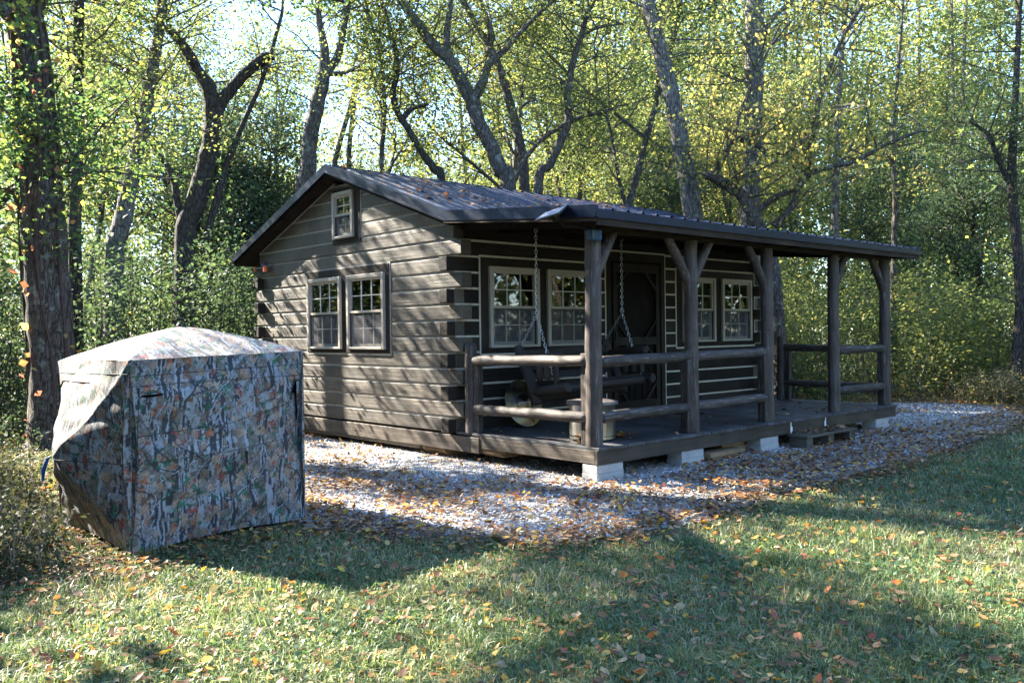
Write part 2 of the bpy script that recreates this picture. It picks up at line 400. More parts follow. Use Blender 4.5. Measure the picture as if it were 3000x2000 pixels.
def mk_gravel():
    m, n, l, b = newmat('white_gravel_bed')
    v = pos(n, l); vo = n.new('ShaderNodeTexVoronoi'); vo.inputs['Scale'].default_value = 48; l.new(v, vo.inputs['Vector'])
    c = ramp(n, l, vo.outputs['Distance'], [(.1, (.46, .46, .46)), (.6, (.20, .19, .19)), (.85, (.06, .055, .05))])
    g = noise(n, l, v, 2.2, 4, .6)
    c = mixc(n, l, ramp(n, l, g, [(.50, (0, 0, 0)), (.66, (.8, .8, .8))]), c, (.12, .085, .06))
    l.new(c, b.inputs['Base Color']); b.inputs['Roughness'].default_value = .85; bump(n, l, vo.outputs['Distance'], b, -.8, .02); return m
mb = MB(); N = len(PAD); c0 = PAD.mean(0)
pp = []
for i in range(N):
    a, b_ = PAD[i], PAD[(i+1) % N]
    for t in np.linspace(0, 1, 6)[:-1]:
        p = a+(b_-a)*t; dd = (p-c0)/np.linalg.norm(p-c0); pp.append(p+dd*(.12*fnoise(p[0], p[1], 3.0, 9)))
n_ = len(pp)
mb.add([(p[0], p[1], G+.006) for p in pp]+[(c0[0], c0[1], G+.03)], [(i, (i+1) % n_, n_) for i in range(n_)])
g_ = mb.build('gravel_pad', mk_gravel()); tag(g_, 'pale gravel pad under and around the cabin', 'gravel pad', kind='structure')
GZ = G+.012

# ------------------------------------------------------------------ the cabin
LX, WY = 6.45, 4.95
cabin = empty('log_cabin', (0, 0, G), 'dark brown log cabin with cream chinking, black metal roof and railed porch', 'cabin')
courses = [-.03+.19*k for k in range(13)]      # chink centre lines; last one 2.25
CH = .025                                       # chink height

def spans(lo, hi, z0, z1, ops):
    out = [(lo, hi)]
    for (a, b, c, d) in ops:
        if d <= z0+.02 or c >= z1-.02: continue
        nx = []
        for (s, e) in out:
            if b <= s or a >= e: nx.append((s, e))
            else:
                if a > s: nx.append((s, a))
                if b < e: nx.append((b, e))
        out = nx
    return out

FRONT_OPS = [(.40, 2.46, .90, 2.06), (2.66, 3.95, -.03, 2.25), (4.24, 6.33, .90, 2.06)]
GABLE_OPS = [(1.33, 3.45, .90, 2.06)]
BACK_OPS = [(.8, 2.8, .90, 2.06), (4.0, 5.2, .90, 2.06)]
END_OPS = [(1.6, 3.4, .90, 2.06)]
def roof_z(y): return 3.45-.352*abs(y-2.49)    # outer skin of the main roof

def log_row(mb, axis, c, d, s, e, z0, z1):
    """one squared log: long axis, face plane at c, body going d deep"""
    j = random.uniform(-.004, .004)
    if axis == 0: mb.box((s, c+j, z0), (e, c+d, z1))
    else: mb.box((c+j, s, z0), (c+d, e, z1))

gw, fwm, bw, ew, chk = MB(), MB(), MB(), MB(), MB()
for k in range(12):
    z0, z1 = courses[k]+CH/2, courses[k+1]-CH/2
    odd = k % 2 == 0
    g0, g1 = (0, WY) if odd else (-.14, WY+.12)
    for s, e in spans(g0, g1, z0, z1, GABLE_OPS): log_row(gw, 1, 0, .15, s, e, z0, z1)
    for s, e in spans(g0, g1, z0, z1, END_OPS): log_row(ew, 1, LX, -.15, s, e, z0, z1)
    f0, f1 = (-.11, LX+.11) if odd else (.15, LX-.15)
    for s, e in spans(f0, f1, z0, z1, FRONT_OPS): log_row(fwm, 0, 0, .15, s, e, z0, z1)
    for s, e in spans(f0, f1, z0, z1, BACK_OPS): log_row(bw, 0, WY, -.15, s, e, z0, z1)
# gable triangles (course pieces cut by the roof slope), and the course above the front wall
for k in range(12, 18):
    z0, z1 = -.03+.19*k+CH/2, -.03+.19*(k+1)-CH/2
    for side in (0, 1):
        for (ya, yb) in ((0, 1.99), (2.70, WY)):
            ylo0, ylo1 = [2.49-(3.45-.13-z)/.352 for z in (z0, z1)]; yhi0, yhi1 = [2.49+(3.45-.13-z)/.352 for z in (z0, z1)]
            if (z1 > 3.16 or z1 < 2.44) and ya == 0: ya, yb = 0, WY
            elif z1 > 3.16 or z1 < 2.44: continue
            a0, a1, b0, b1 = max(ya, ylo0), max(ya, ylo1), min(yb, yhi0), min(yb, yhi1)
            if b0 <= a0 or b1-a1 < -.1: continue
            b1 = max(b1, a1+.002)
            m_, xa, xb = (gw, 0, .15) if side == 0 else (ew, LX, LX-.15)
            m_.prism([(a0, z0), (b0, z0), (b1, z1), (a1, z1)], 0, xa, xb)
gw.build('gable_wall', M['logy'], cabin, bevel=.008, fix=True)
fwm.box((.15, 0, 2.265), (LX-.15, .15, 2.41))
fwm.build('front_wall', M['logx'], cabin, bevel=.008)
bw.box((.15, WY, 2.265), (LX-.15, WY-.15, 2.41))
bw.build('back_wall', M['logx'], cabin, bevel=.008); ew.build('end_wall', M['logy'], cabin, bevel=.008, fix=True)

# chinking: one strip per joint, set 12 mm back from the log faces, plus upright strips beside openings
def chink_wall(axis, c, d, lo, hi, ops, skip0=True):
    for k in range(13):
        z = courses[k]
        if k == 0: continue
        for s, e in spans(lo, hi, z-.03, z+.03, [(a, b, cc+.02, dd-.02) for a, b, cc, dd in ops]):
            s_, e_ = s, e
            if axis == 0: chk.box((s_, c+d*.06, z-CH/2-.004), (e_, c+d*.9, z+CH/2+.004))
            else: chk.box((c+d*.10, s_, z-CH/2-.004), (c+d*.9, e_, z+CH/2+.004))
    for a, b, z0, z1 in ops:
        for t in (a-.024, b):
            if axis == 0: chk.box((t, c-np.sign(d)*.004, z0), (t+.024, c+d*.9, z1))
            else: chk.box((c-np.sign(d)*.004, t, z0), (c+d*.9, t+.024, z1))
        for t in ((z0-.028) if z0 > .5 else None, z1):
            if t is None: continue
            if axis == 0: chk.box((a-.02, c-np.sign(d)*.003, t), (b+.02, c+d*.9, t+.026))
            else: chk.box((c-np.sign(d)*.003, a-.02, t), (c+d*.9, b+.02, t+.026))
chink_wall(0, 0, .15, 0.02, LX-.02, FRONT_OPS); chk.build('chinking', M['chink'], cabin); chk = MB(); chink_wall(0, WY, -.15, .02, LX-.02, BACK_OPS)
chk.build('chinking', M['chink'], cabin); chk = MB()
chink_wall(1, LX, -.15, .02, WY-.02, END_OPS); chk.build('chinking', M['chink2'], cabin); chk = MB(); chink_wall(1, 0, .15, 0.02, WY-.02, GABLE_OPS)
for k in range(13, 18):
    z = -.03+.19*k; ya = 2.49-(3.45-.14-z)/.352; yb = 2.49+(3.45-.14-z)/.352
    for s, e in ([(ya, 1.99), (2.70, yb)] if z < 3.14 else [(ya, yb)]):
        if e > s: chk.box((.009, s, z-CH/2-.004), (.14, e, z+CH/2+.004))
for t in (1.966, 2.70): chk.box((-.004, t, 2.44), (.14, t+.024, 3.15))
for ya, za, yb, zb in ((WY, 2.255, 2.66, 3.11), (0, 2.30, 1.98, 3.11)):      # strip under the rake
    zs = [3.45-.352*abs(y-2.49)-.135 for y in (ya, yb)]
    chk.prism([(ya, zs[0]-.02), (yb, zs[1]-.02), (yb, zs[1]+.03), (ya, zs[0]+.03)], 0, -.003, .14)
# little upright chink pieces at the back-left corner ends
for k in range(0, 12, 2):
    chk.box((-.06, WY-.075, courses[k]+.02), (.002, WY-.055, courses[k+1]-.02))
chk.build('chinking', M['chink2'], cabin)

# lining boards indoors
ln = MB()
for axis, c, d, hi, ops in ((0, .16, .01, LX-.16, FRONT_OPS), (0, WY-.16, -.01, LX-.16, BACK_OPS), (1, .16, .01, WY-.16, GABLE_OPS), (1, LX-.16, -.01, WY-.16, END_OPS)):
    for z0, z1 in ((0, .9), (.9, 2.06), (2.06, 2.5)):
        for s, e in spans(.16, hi, z0+.01, z1-.01, ops):
            if axis == 0: ln.box((s, c, z0), (e, c+d, z1))
            else: ln.box((c, s, z0), (c+d, e, z1))
ln.box((.16, .16, -.03), (LX-.16, WY-.16, -.012)); ln.box((.16, .16, 2.5), (LX-.16, WY-.16, 2.52))
ln.build('interior_lining', M['lining'], cabin)

# sill logs and skids
sl = MB(); sl.box((-.012, -.42, -.225), (.15, WY+.12, -.045)); sl.box((LX+.012, 0, -.225), (LX-.15, WY+.12, -.045))
sl.box((.15, WY, -.225), (LX-.15, WY-.12, -.045)); sl.box((.012, .75, -.27), (.13, 3.6, -.228))
sl.build('sill_log', M['rimy'], cabin, bevel=.006)
for i, (ya, yb) in enumerate(((.28, .72), (3.15, 3.6))):
    mb = MB(); mb.prism([(.03, -.23), (.03, -.26), (.16, G-.01), (LX-.16, G-.01), (LX-.03, -.26), (LX-.03, -.23)], 1, ya, yb)
    mb.build('skid', M['skid'], cabin, bevel=.01, fix=True)
mb = MB(); mb.prism([(.02, -.165), (.02, -.21), (.10, -.25), (LX-.1, -.25), (LX-.02, -.165)], 1, -.75, -.42)
mb.build('porch_joist', M['skid'], cabin, bevel=.006, fix=True)

# ---- windows
def window(axis, c, sgn, a, b, z0, z1, cols=3, name='window'):
    """trim face outward = sgn along the other axis; a..b along the wall"""
    def bx(m, s, e, za, zb, o0, o1):
        if axis == 0: m.box((s, c+sgn*o0, za), (e, c+sgn*o1, zb))
        else: m.box((c+sgn*o0, s, za), (c+sgn*o1, e, zb))
    w = .052
    f = MB(); bx(f, a, a+w, z0, z1, -.02, .048); bx(f, b-w, b, z0, z1, -.02, .048)
    bx(f, a+w, b-w, z1-w, z1, -.02, .048); bx(f, a+w, b-w, z0, z0+w*.6, -.02, .052)
    fr = f.build(name, M['vinyl'], cabin, bevel=.006)
    s = MB(); v = .03; zm = (z0+z1)/2
    a2, b2, z2, z3 = a+w, b-w, z0+w*.6, z1-w
    for (p, q, r0, r1, o0, o1) in ((a2, a2+v, zm, z3, -.02, .028), (b2-v, b2, zm, z3, -.02, .028), (a2+v, b2-v, z3-v, z3, -.02, .028), (a2, b2, zm-.012, zm+.018, -.02, .032)):
        bx(s, p, q, r0, r1, o0, o1)
    s.build('upper_sash', M['vinyl'], fr)
    s = MB()
    for (p, q, r0, r1) in ((a2, a2+v*1.1, z2, zm-.012), (b2-v*1.1, b2, z2, zm-.012), (a2+v*1.1, b2-v*1.1, z2, z2+v*1.4)): bx(s, p, q, r0, r1, -.035, -.004)
    s.build('lower_sash', M['vinyl'], fr)
    mt = MB()
    for (r0, r1, o) in ((zm+.018, z3-v, .0), (z2+v*1.4, zm-.012, -.024)):
        for i in range(1, cols):
            t = a2+v+(b2-a2-2*v)*i/cols; bx(mt, t-.006, t+.006, r0, r1, o, o+.012)
        t = (r0+r1)/2; bx(mt, a2+v, b2-v, t-.006, t+.006, o+.001, o+.010)
    mt.build('muntin', M['muntin'], fr)
    gl = MB(); bx(gl, a2+.01, b2-.01, zm, z3-.01, -.004, -.001); bx(gl, a2+.01, b2-.01, z2+.01, zm, -.028, -.025); gl.build('pane', M['glass'], fr)
    sc = MB(); bx(sc, a2+.004, b2-.004, z2+.004, zm-.013, .014, .015); sc.build('screen', M['screen'], fr)
    sf = MB(); bx(sf, a2+.002, a2+.012, z2, zm-.013, .004, .022); bx(sf, b2-.012, b2-.002, z2, zm-.013, .004, .022); bx(sf, a2+.012, b2-.012, zm-.028, zm-.014, .004, .022)
    sf.build('screen_frame', M['black'], fr)
    return fr
def buck(axis, c, sgn, a, b, z0, z1, holes, proud=.012):
    m = MB()
    def bx(s, e, za, zb):
        if e-s < .005 or zb-za < .005: return
        if axis == 0: m.box((s, c+sgn*proud, za), (e, c-sgn*.15, zb))
        else: m.box((c+sgn*proud, s, za), (c-sgn*.15, e, zb))
    h0, h1 = holes[0][2], holes[0][3]
    bx(a, b, z0, h0); bx(a, b, h1, z1)
    e = a
    for (p, q_, *_r) in holes: bx(e, p, h0, h1); e = q_
    bx(e, b, h0, h1)
    m.build('window_surround', M['buck'], cabin, bevel=.004)
i_ = .012
hole = lambda a, b, z0, z1: (a+i_, b-i_, z0+i_, z1-i_)
for (axis, c, sgn, (a, b, z0, z1), wins, cols) in (
    (0, 0, -1, FRONT_OPS[0], [(.517, 1.356, .965, 1.955), (1.50, 2.34, .965, 1.955)], 3),
    (0, 0, -1, FRONT_OPS[2], [(4.36, 5.20, .965, 1.955), (5.38, 6.22, .965, 1.955)], 3),
    (1, 0, -1, GABLE_OPS[0], [(1.415, 2.313, .95, 1.95), (2.481, 3.391, .95, 1.95)], 3),
    (1, 0, -1, (1.99, 2.70, 2.40, 3.15), [(2.13, 2.66, 2.47, 3.11)], 2),
    (0, WY, 1, BACK_OPS[0], [(.9, 1.74, .95, 1.95), (1.86, 2.7, .95, 1.95)], 3),
    (0, WY, 1, BACK_OPS[1], [(4.12, 5.08, .95, 1.95)], 3),
    (1, LX, 1, END_OPS[0], [(1.68, 2.44, .95, 1.95), (2.56, 3.32, .95, 1.95)], 3)):
    buck(axis, c, sgn, a, b, z0, z1, [hole(*w) for w in wins])
    for w in wins: window(axis, c, sgn, *w, cols=cols)

# ---- door
dr = MB(); dr.box((2.76, .03, 0), (3.86, .075, 2.14)); door = dr.build('door', M['door'], cabin)
fr = MB(); fr.box((2.66, -.012, -.03), (2.76, .15, 2.25)); fr.box((3.86, -.012, -.03), (3.95, .15, 2.25)); fr.box((2.76, -.012, 2.14), (3.86, .15, 2.25)); fr.box((2.76, -.03, -.03), (3.86, .1, .0))
fr.build('door_frame', M['buck'], cabin, bevel=.004)
sd_ = MB()          # screen door: rails, stiles and corner brackets
for a, b, z0, z1 in ((2.80, 2.88, .02, 2.1), (3.74, 3.82, .02, 2.1), (2.88, 3.74, 1.98, 2.1), (2.88, 3.74, .95, 1.06), (2.88, 3.74, .02, .16)):
    sd_.box((a, -.012, z0), (b, .026, z1))
for (x, z, sx, sz) in ((2.88, 1.98, 1, -1), (3.74, 1.98, -1, -1), (2.88, 1.06, 1, 1), (3.74, 1.06, -1, 1), (2.88, .95, 1, -1), (3.74, .95, -1, -1), (2.88, .16, 1, 1), (3.74, .16, -1, 1)):
    p = [(x, z+sz*.20), (x, z+sz*.25), (x+sx*.25, z), (x+sx*.20, z)]
    sd_.prism(p, 1, -.008, .022)
for k in range(1, 6): x = 2.88+.86*k/6; sd_.box((x-.004, .01, .16), (x+.004, .024, .95))
sd_.build('screen_door_frame', M['buck'], door, fix=True)
hd = MB(); hd.box((2.83, -.03, 1.02), (2.85, -.012, 1.14)); hd.tube([(2.84, -.02, 1.1), (2.84, -.05, 1.1), (2.84, -.05, 1.04)], .006); hd.build('handle', M['black'], door)

# ---- main roof: ribbed sheets
def ribbed(x0, x1, line, pitch=.2286, rib=.02):
    """sheet swept in x; line = list of (y, z) down the slope"""
    prof = []; x = x0
    while x < x1-.001:
        for dx, h in ((0, 0), (.015, rib), (.035, rib), (.05, 0), (.12, 0), (.128, .004), (.14, .004), (.148, 0)):
            if x+dx < x1: prof.append((x+dx, h))
        x += pitch
    prof.append((x1, 0)); m = MB(); n = len(prof); L = len(line)
    vs = []
    for j, (y, z) in enumerate(line):
        for (x, h) in prof: vs.append((x, y, z+h))
    for j, (y, z) in enumerate(line):
        for (x, h) in prof: vs.append((x, y, z+h-.004))
    fs = [(j*n+i, j*n+i+1, (j+1)*n+i+1, (j+1)*n+i) for j in range(L-1) for i in range(n-1)]
    o = L*n
    fs += [(o+j*n+i, o+(j+1)*n+i, o+(j+1)*n+i+1, o+j*n+i+1) for j in range(L-1) for i in range(n-1)]
    for j in (0, L-1): fs += [(j*n+i, o+j*n+i, o+j*n+i+1, j*n+i+1) for i in range(n-1)]
    return m.add(vs, fs)
RX0, RX1 = -.23, 7.25
YB, ZB, YE, ZE = -.11, roof_z(-.11), 5.44, roof_z(5.44)
rf = ribbed(RX0, RX1, [(2.47, 3.445), (YB, ZB-.012)]).build('roof', M['metal'], cabin)
ribbed(RX0, RX1, [(2.51, 3.445), (YE, ZE)]).build('rear_sheet', M['metal'], rf)
PY, PZ = -2.44, 2.315
ribbed(RX0, RX1-.27, [(YB+.04, ZB-.016), (PY, PZ)]).build('porch_sheet', M['metal'], rf)
cp = MB()
for s in (-1, 1):
    cp.hexa([(RX0-.01, 2.49, 3.455), (RX0-.01, 2.49+s*.17, 3.455-.06), (RX0-.01, 2.49+s*.17, 3.455-.066), (RX0-.01, 2.49, 3.449),
             (RX1+.01, 2.49, 3.455), (RX1+.01, 2.49+s*.17, 3.455-.06), (RX1+.01, 2.49+s*.17, 3.455-.066), (RX1+.01, 2.49, 3.449)])
cp.box((RX0-.01, 2.475, 3.45), (RX1+.01, 2.505, 3.466))
cp.build('ridge_cap', M['metal'], rf, fix=True)
rk = MB()
def rake(m, x, xin, pts, h, top=.012):
    for (ya, za), (yb, zb) in zip(pts[:-1], pts[1:]):
        m.hexa([(x, ya, za-h), (x, yb, zb-h), (xin, yb, zb-h), (xin, ya, za-h), (x, ya, za+top), (x, yb, zb+top), (xin, yb, zb+top), (xin, ya, za+top)])
main = [(YE+.02, ZE-.005), (2.49, 3.455), (YB, ZB)]
rk2 = MB(); rake(rk2, RX1+.008, RX1-.03, main, .095, .02); rake(rk2, RX1-.262, RX1-.30, [(YB, ZB), (PY-.01, PZ+.01)], .095, .02); rk2.build('rake_trim', M['metal'], rf, fix=True)
rake(rk, RX0-.008, RX0+.03, main, .095, .02); rake(rk, RX0-.008, RX0+.03, [(YB-.001, ZB), (PY-.01, PZ+.012)], .095, .02)
for x, xi in ((RX0-.014, RX0-.008),): rake(rk, x, xi, main, .10, -.075); rake(rk, x, xi, [(YB-.001, ZB), (PY-.01, PZ+.012)], .10, -.075)
rk.build('rake_trim', M['metal'], rf, fix=True)
ft = MB(); ft.box((RX0, PY-.012, PZ-.085), (RX1-.27, PY-.004, PZ-.006)); ft2 = MB(); ft2.box((RX0, YE+.012, ZE-.09), (RX1, YE+.02, ZE-.01)); ft2.build('eave_trim', M['metal'], rf)
ft.box((RX0, PY-.022, PZ-.09), (RX1-.27, PY-.012, PZ-.078)); ft.build('eave_trim', M['metal'], rf)
sf = MB()
ins = [(YE, ZE-.012), (2.49, 3.435), (YB, ZB-.022)]
for (ya, za), (yb, zb) in zip(ins[:-1], ins[1:]):
    sf.hexa([(RX0+.03, ya, za-.12), (RX0+.03, yb, zb-.12), (RX1-.03, yb, zb-.12), (RX1-.03, ya, za-.12), (RX0+.03, ya, za), (RX0+.03, yb, zb), (RX1-.03, yb, zb), (RX1-.03, ya, za)])
sf.hexa([(RX0+.03, PY+.03, PZ-.05), (RX0+.03, YB, ZB-.06), (RX1-.3, YB, ZB-.06), (RX1-.3, PY+.03, PZ-.05), (RX0+.03, PY+.03, PZ-.012), (RX0+.03, YB, ZB-.026), (RX1-.3, YB, ZB-.026), (RX1-.3, PY+.03, PZ-.012)])
for x in np.arange(.1, 6.7, .6):
    sf.hexa([(x, PY+.1, PZ-.15), (x, -.02, ZB-.17), (x+.04, -.02, ZB-.17), (x+.04, PY+.1, PZ-.15), (x, PY+.1, PZ-.05), (x, -.02, ZB-.06), (x+.04, -.02, ZB-.06), (x+.04, PY+.1, PZ-.05)])
sf.build('soffit', M['soffit'], rf, fix=True)
fb = MB(); fb.box((RX0+.02, PY, PZ-.155), (RX1-.29, PY+.028, PZ-.03)); fb.hexa([(RX0-.004, PY, PZ-.125), (RX0-.004, YB, ZB-.125), (RX0+.03, YB, ZB-.125), (RX0+.03, PY, PZ-.125), (RX0-.004, PY, PZ-.085), (RX0-.004, YB, ZB-.088), (RX0+.03, YB, ZB-.088), (RX0+.03, PY, PZ-.085)])
fb.build('fascia_board', M['beam'], rf, fix=True)

# ---- porch deck
DX0, DX1, DY = 0.0, 6.62, -2.22
dk = MB(); x = DX0
while x < DX1-.01:
    w = min(.142, DX1-x); dk.box((x+.0015, DY-.015-random.uniform(0, .006), -.03+random.uniform(-.001, .001)), (x+w-.0015, -.002, 0)); x += .146
dk.build('deck', M['deck'], cabin, bevel=.003)
# near-left edge: end board seen with short cut ends
mb = MB(); mb.box((.001, DY, -.175), (DX1, DY+.038, -.031)); mb.build('front_rim_board', M['rimx'], cabin, bevel=.004)
mb = MB(); mb.box((0.002, DY+.039, -.165), (.04, -.422, -.031)); mb.build('side_rim_board', M['rimy'], cabin, bevel=.004)
mb = MB(); mb.box((DX1-.04, DY+.039, -.165), (DX1-.002, -.01, -.031)); mb.build('side_rim_board', M['rimy'], cabin, bevel=.004)
bm_ = MB(); bm_.box((.05, -2.17, 2.15), (6.64, -2.03, 2.215)); bm_.box((.05, -2.165, 2.215), (6.64, -2.035, 2.29)); bm_.build('porch_beam', M['beam'], cabin, bevel=.006)

def logpost(m, x, y, z0, z1, r, n=16, wob=.03, lean=0.0):
    k = 14; pts = []; rr = []
    for i in range(k):
        t = i/(k-1); pts.append((x+lean*t+random.uniform(-.004, .004), y+random.uniform(-.003, .003), z0+(z1-z0)*t)); rr.append(r*(1.04-.08*t)*(1+random.uniform(-.012, .012)))
    pts[0] = (x, y, z0); m.tube(pts, rr, n, True, wob*.5)
def rail(p, q, r, mat, name='rail', taper=True):
    m = MB(); p, q = Vector(p), Vector(q); pts = []; rr = []
    for t, s in ((0, .45), (.012, .8), (.03, 1), (.2, 1.03), (.4, .97), (.6, 1.02), (.8, .98), (.97, .98), (.988, .8), (1, .5)):
        v = p.lerp(q, t); pts.append(v+Vector((0, 0, random.uniform(-.004, .004)))); rr.append(r*s*random.uniform(.98, 1.02))
    m.tube(pts, rr, 14, True, .02); return m.build(name, mat, cabin, smooth=True)
PX = [.085, 1.715, 3.285, 4.97, 6.53]
for i, x in enumerate(PX):
    m = MB(); r = .084 if i in (0,) else .078
    logpost(m, x, -2.105, .0, 2.15, r, lean=(.012 if i == 0 else 0)); p = m.build('post', M['post'], cabin, smooth=True)
    if i in (1, 2, 4):      # squared half posts nailed on to carry the rails
        h = MB(); h.box((x-.145, -2.155, 0), (x-.05, -2.05, .93)); h.build('half_post', M['post'], p, bevel=.01)
    if i == 0:
        h = MB(); h.box((x-.035, -2.03, 0), (x+.05, -1.955, .93)); h.build('half_post', M['post'], p, bevel=.01)
for x0, x1, s in ((.12, .42, 1), (1.68, 1.30, 1), (1.75, 2.10, 1), (3.25, 2.86, 1), (5.0, 5.33, 1), (6.5, 6.13, 1)):
    m = MB(); m.tube([(x0, -2.10, 1.68), ((x0+x1)/2, -2.10, 1.94), (x1, -2.10, 2.17)], [.052, .056, .05], 12, True, .03); m.build('brace', M['post'], cabin, smooth=True)
for y, x in ((-.22, .055), (-.40, 6.50)):
    m = MB(); logpost(m, x, y, 0, 1.0, .072); p_ = m.build('rail_post', M['post'], cabin, smooth=True)
    c_ = MB(); c_.tube([(x, y, .985), (x, y, 1.0), (x, y, 1.03)], [.072, .066, .045], 12); c_.build('cap', M['post'], p_, smooth=True)
    h = MB(); h.box((x-.03, y-.155, 0), (x+.05, y-.06, .90)); h.build('half_post', M['post'], p_, bevel=.008)
for z in (.845, .28):
    rail((.05, -.27, z-.01), (.05, -2.06, z+.01), .058, M['posty'])
    rail((.17, -2.11, z), (1.66, -2.11, z+.01), .058, M['postx']); rail((1.77, -2.11, z+.01), (3.22, -2.11, z+.02), .058, M['postx'])
    rail((5.03, -2.11, z), (6.47, -2.11, z), .058, M['postx']); rail((6.50, -.45, z+.0), (6.50, -2.04, z-.02), .055, M['posty'])
wf = MB()   # peeled white paint flakes where the old rail stood
for x, pts in ((3.62, [(0, -.03), (.02, -.03), (.02, -.09), (.045, -.09), (.045, -.15), (.02, -.15), (.02, -.17), (0, -.17)]), (4.50, [(.0, -.02), (.02, -.02), (.02, -.12), (.03, -.14), (-.02, -.15), (-.02, -.08), (0, -.08)])):
    wf.prism([(x+a, z) for a, z in pts], 1, DY-.003, DY)
wf.build('paint_flake', M['white'], cabin, fix=True)

# ---- concrete blocks
def cblock(x0, x1, y0, y1, z0, z1, label):
    m = MB(); m.box((x0, y0, z0), (x1, y1, z1)); tag(m.build('concrete_block', M['block'], bevel=.006), label, 'block', 'concrete blocks under the porch edge')
GB = G-.005; zt = -.176
names = [(0.0, .40, 'under the near corner of the porch', 2), (1.37, 1.78, 'beside the scrap planks, second support from the near corner', 2), (2.94, 3.35, 'between the scrap planks and the wooden step', 2), (4.72, 5.10, 'behind the far end of the wooden step', 2), (5.98, 6.40, 'under the far corner of the porch', 2)]
for x0, x1, where, n in names:
    zmid = GB+(zt-GB)*.5
    cblock(x0+.006, x1-.004, -2.212, -2.01, zmid+.001, zt, 'upper pale grey concrete block '+where)
    cblock(x0, x1, -2.216, -2.008, GB, zmid, 'lower pale grey concrete block '+where)
# ---- scrap planks
for i, (x0, x1, y0, y1, z0, h, a, lab) in enumerate(((1.83, 2.42, -2.24, -2.08, GZ, .05, 0, 'short brown plank lying lowest beside the gravel'), (1.81, 2.52, -2.27, -2.04, GZ+.052, .045, 1, 'wide brown plank lying on the shorter one'),
        (2.45, 2.90, -2.06, -1.90, GZ, .05, 2, 'bottom board of the small pale lumber stack'), (2.43, 2.86, -2.07, -1.91, GZ+.051, .04, -2, 'middle board of the small pale lumber stack'), (2.36, 2.84, -2.06, -1.92, GZ+.092, .04, 1, 'top board of the small pale lumber stack'))):
    m = MB(); m.box((x0, y0, z0), (x1, y1, z0+h)); o = m.build('plank', M['plank'], bevel=.003); o.rotation_euler = (0, 0, R(a)); tag(o, lab+', under the porch edge', 'plank', 'scrap planks under the porch')
# ---- wooden step
st = empty('wooden_step', (4.1, -2.4, GZ), 'low weathered wooden step with leaves on its tread, in front of the porch', 'step')
m = MB(); m.box((3.50, -2.52, -.205), (4.80, -2.25, -.172)); m.build('tread', M['stepw'], st, bevel=.005)
for x in (3.52, 4.06, 4.62):
    m = MB(); m.box((x, -2.50, GB), (x+.15, -2.26, -.206)); m.build('support', M['stepw'], st, bevel=.006)

# ------------------------------------------------------------------ porch things
# swing (sides at x = .45 and 2.0)
sw = empty('porch_swing', (1.22, -.95, .37), 'dark rustic log porch swing hanging from galvanised chains', 'swing')
def chain(m, p, q, link_l=.05):
    p, q = Vector(p), Vector(q); L = (q-p).length; n = max(2, int(L/(link_l*.78))); d = (q-p).normalized(); s0 = d.orthogonal().normalized(); s1 = d.cross(s0)
    for i in range(n):
        c = p.lerp(q, (i+.5)/n); m.ring(c, s0 if i % 2 else s1, link_l*.27, .0042, 12, 5, 1.9, d)
XL, XR = .45, 2.0
for x, y, zt_, zn, dz in ((XL, -.92, 2.30, 1.37, 0), (XR, -.85, 2.30, 1.40, .06)):
    m = MB(); chain(m, (x, y, zt_-.03), (x, y, zn)); m.ring((x, y, zt_-.01), (1, 0, 0), .022, .005); m.tube([(x, y, zt_+.01), (x, y, zt_+.08)], .006)
    m.ring((x, y, zn), (1, 0, 0), .026, .005)
    chain(m, (x, y, zn-.02), (x, y+.33, .90+dz*1.2)); chain(m, (x, y, zn-.02), (x, y-.31, .50+dz*1.2)); m.build('chain', M['steel'], sw, smooth=True)
def lg(pts, r, name, mat='swing', n=12):
    m = MB(); p, q = Vector(pts[0]), Vector(pts[-1]); pp_ = []; rr = []
    for t, s in ((0, .82), (.02, .97), (.3, 1.03), (.6, .97), (.98, 1.0), (1, .86)):
        pp_.append(p.lerp(q, t)+Vector((0, 0, random.uniform(-.003, .003)))); rr.append(r*s)
    m.tube(pp_, rr, n, True, .02); return m.build(name, M[mat], sw, smooth=True)
for x, dy, dz in ((XL, 0, 0), (XR, .07, .04)):
    lg([(x, -.60+dy, .99+dz), (x, -.93+dy, .34+dz)], .062, 'back_post')
    lg([(x, -1.40+dy, .54+dz), (x, -.86+dy, .47+dz)], .062, 'side_rail')
    lg([(x, -1.30+dy, .88+dz), (x, -.66+dy, .82+dz)], .055, 'armrest')
    for k in range(3):
        y = -1.22+.13*k+dy; lg([(x, y, .60+dz), (x, y+.02, .83+dz)], .036, 'arm_spindle')
lg([(XL-.02, -1.28, .52), (XR+.02, -1.20, .56)], .055, 'front_rail'); lg([(XL, -.94, .41), (XR, -.87, .45)], .05, 'rear_rail')
for k in range(5):
    y = -1.25+.075*k; m = MB(); m.hexa([(XL+.05, y, .565-.02*k), (XR-.05, y+.07, .605-.02*k), (XR-.05, y+.13, .59-.02*k), (XL+.05, y+.06, .55-.02*k), (XL+.05, y, .59-.02*k), (XR-.05, y+.07, .63-.02*k), (XR-.05, y+.13, .615-.02*k), (XL+.05, y+.06, .575-.02*k)])
    m.build('seat_slat', M['swing'], sw, bevel=.004)
for z, h, yo in ((.86, .085, 0), (.72, .07, .06), (.60, .07, .12)):
    m = MB(); y = -.66-yo*1.0; m.hexa([(XL+.03, y-.02, z), (XR-.03, y+.05, z+.04), (XR-.03, y+.075, z+.04), (XL+.03, y+.005, z), (XL+.03, y+.02, z+h), (XR-.03, y+.09, z+h+.04), (XR-.03, y+.115, z+h+.04), (XL+.03, y+.045, z+h)])
    m.build('back_slat', M['swing'], sw, bevel=.004)

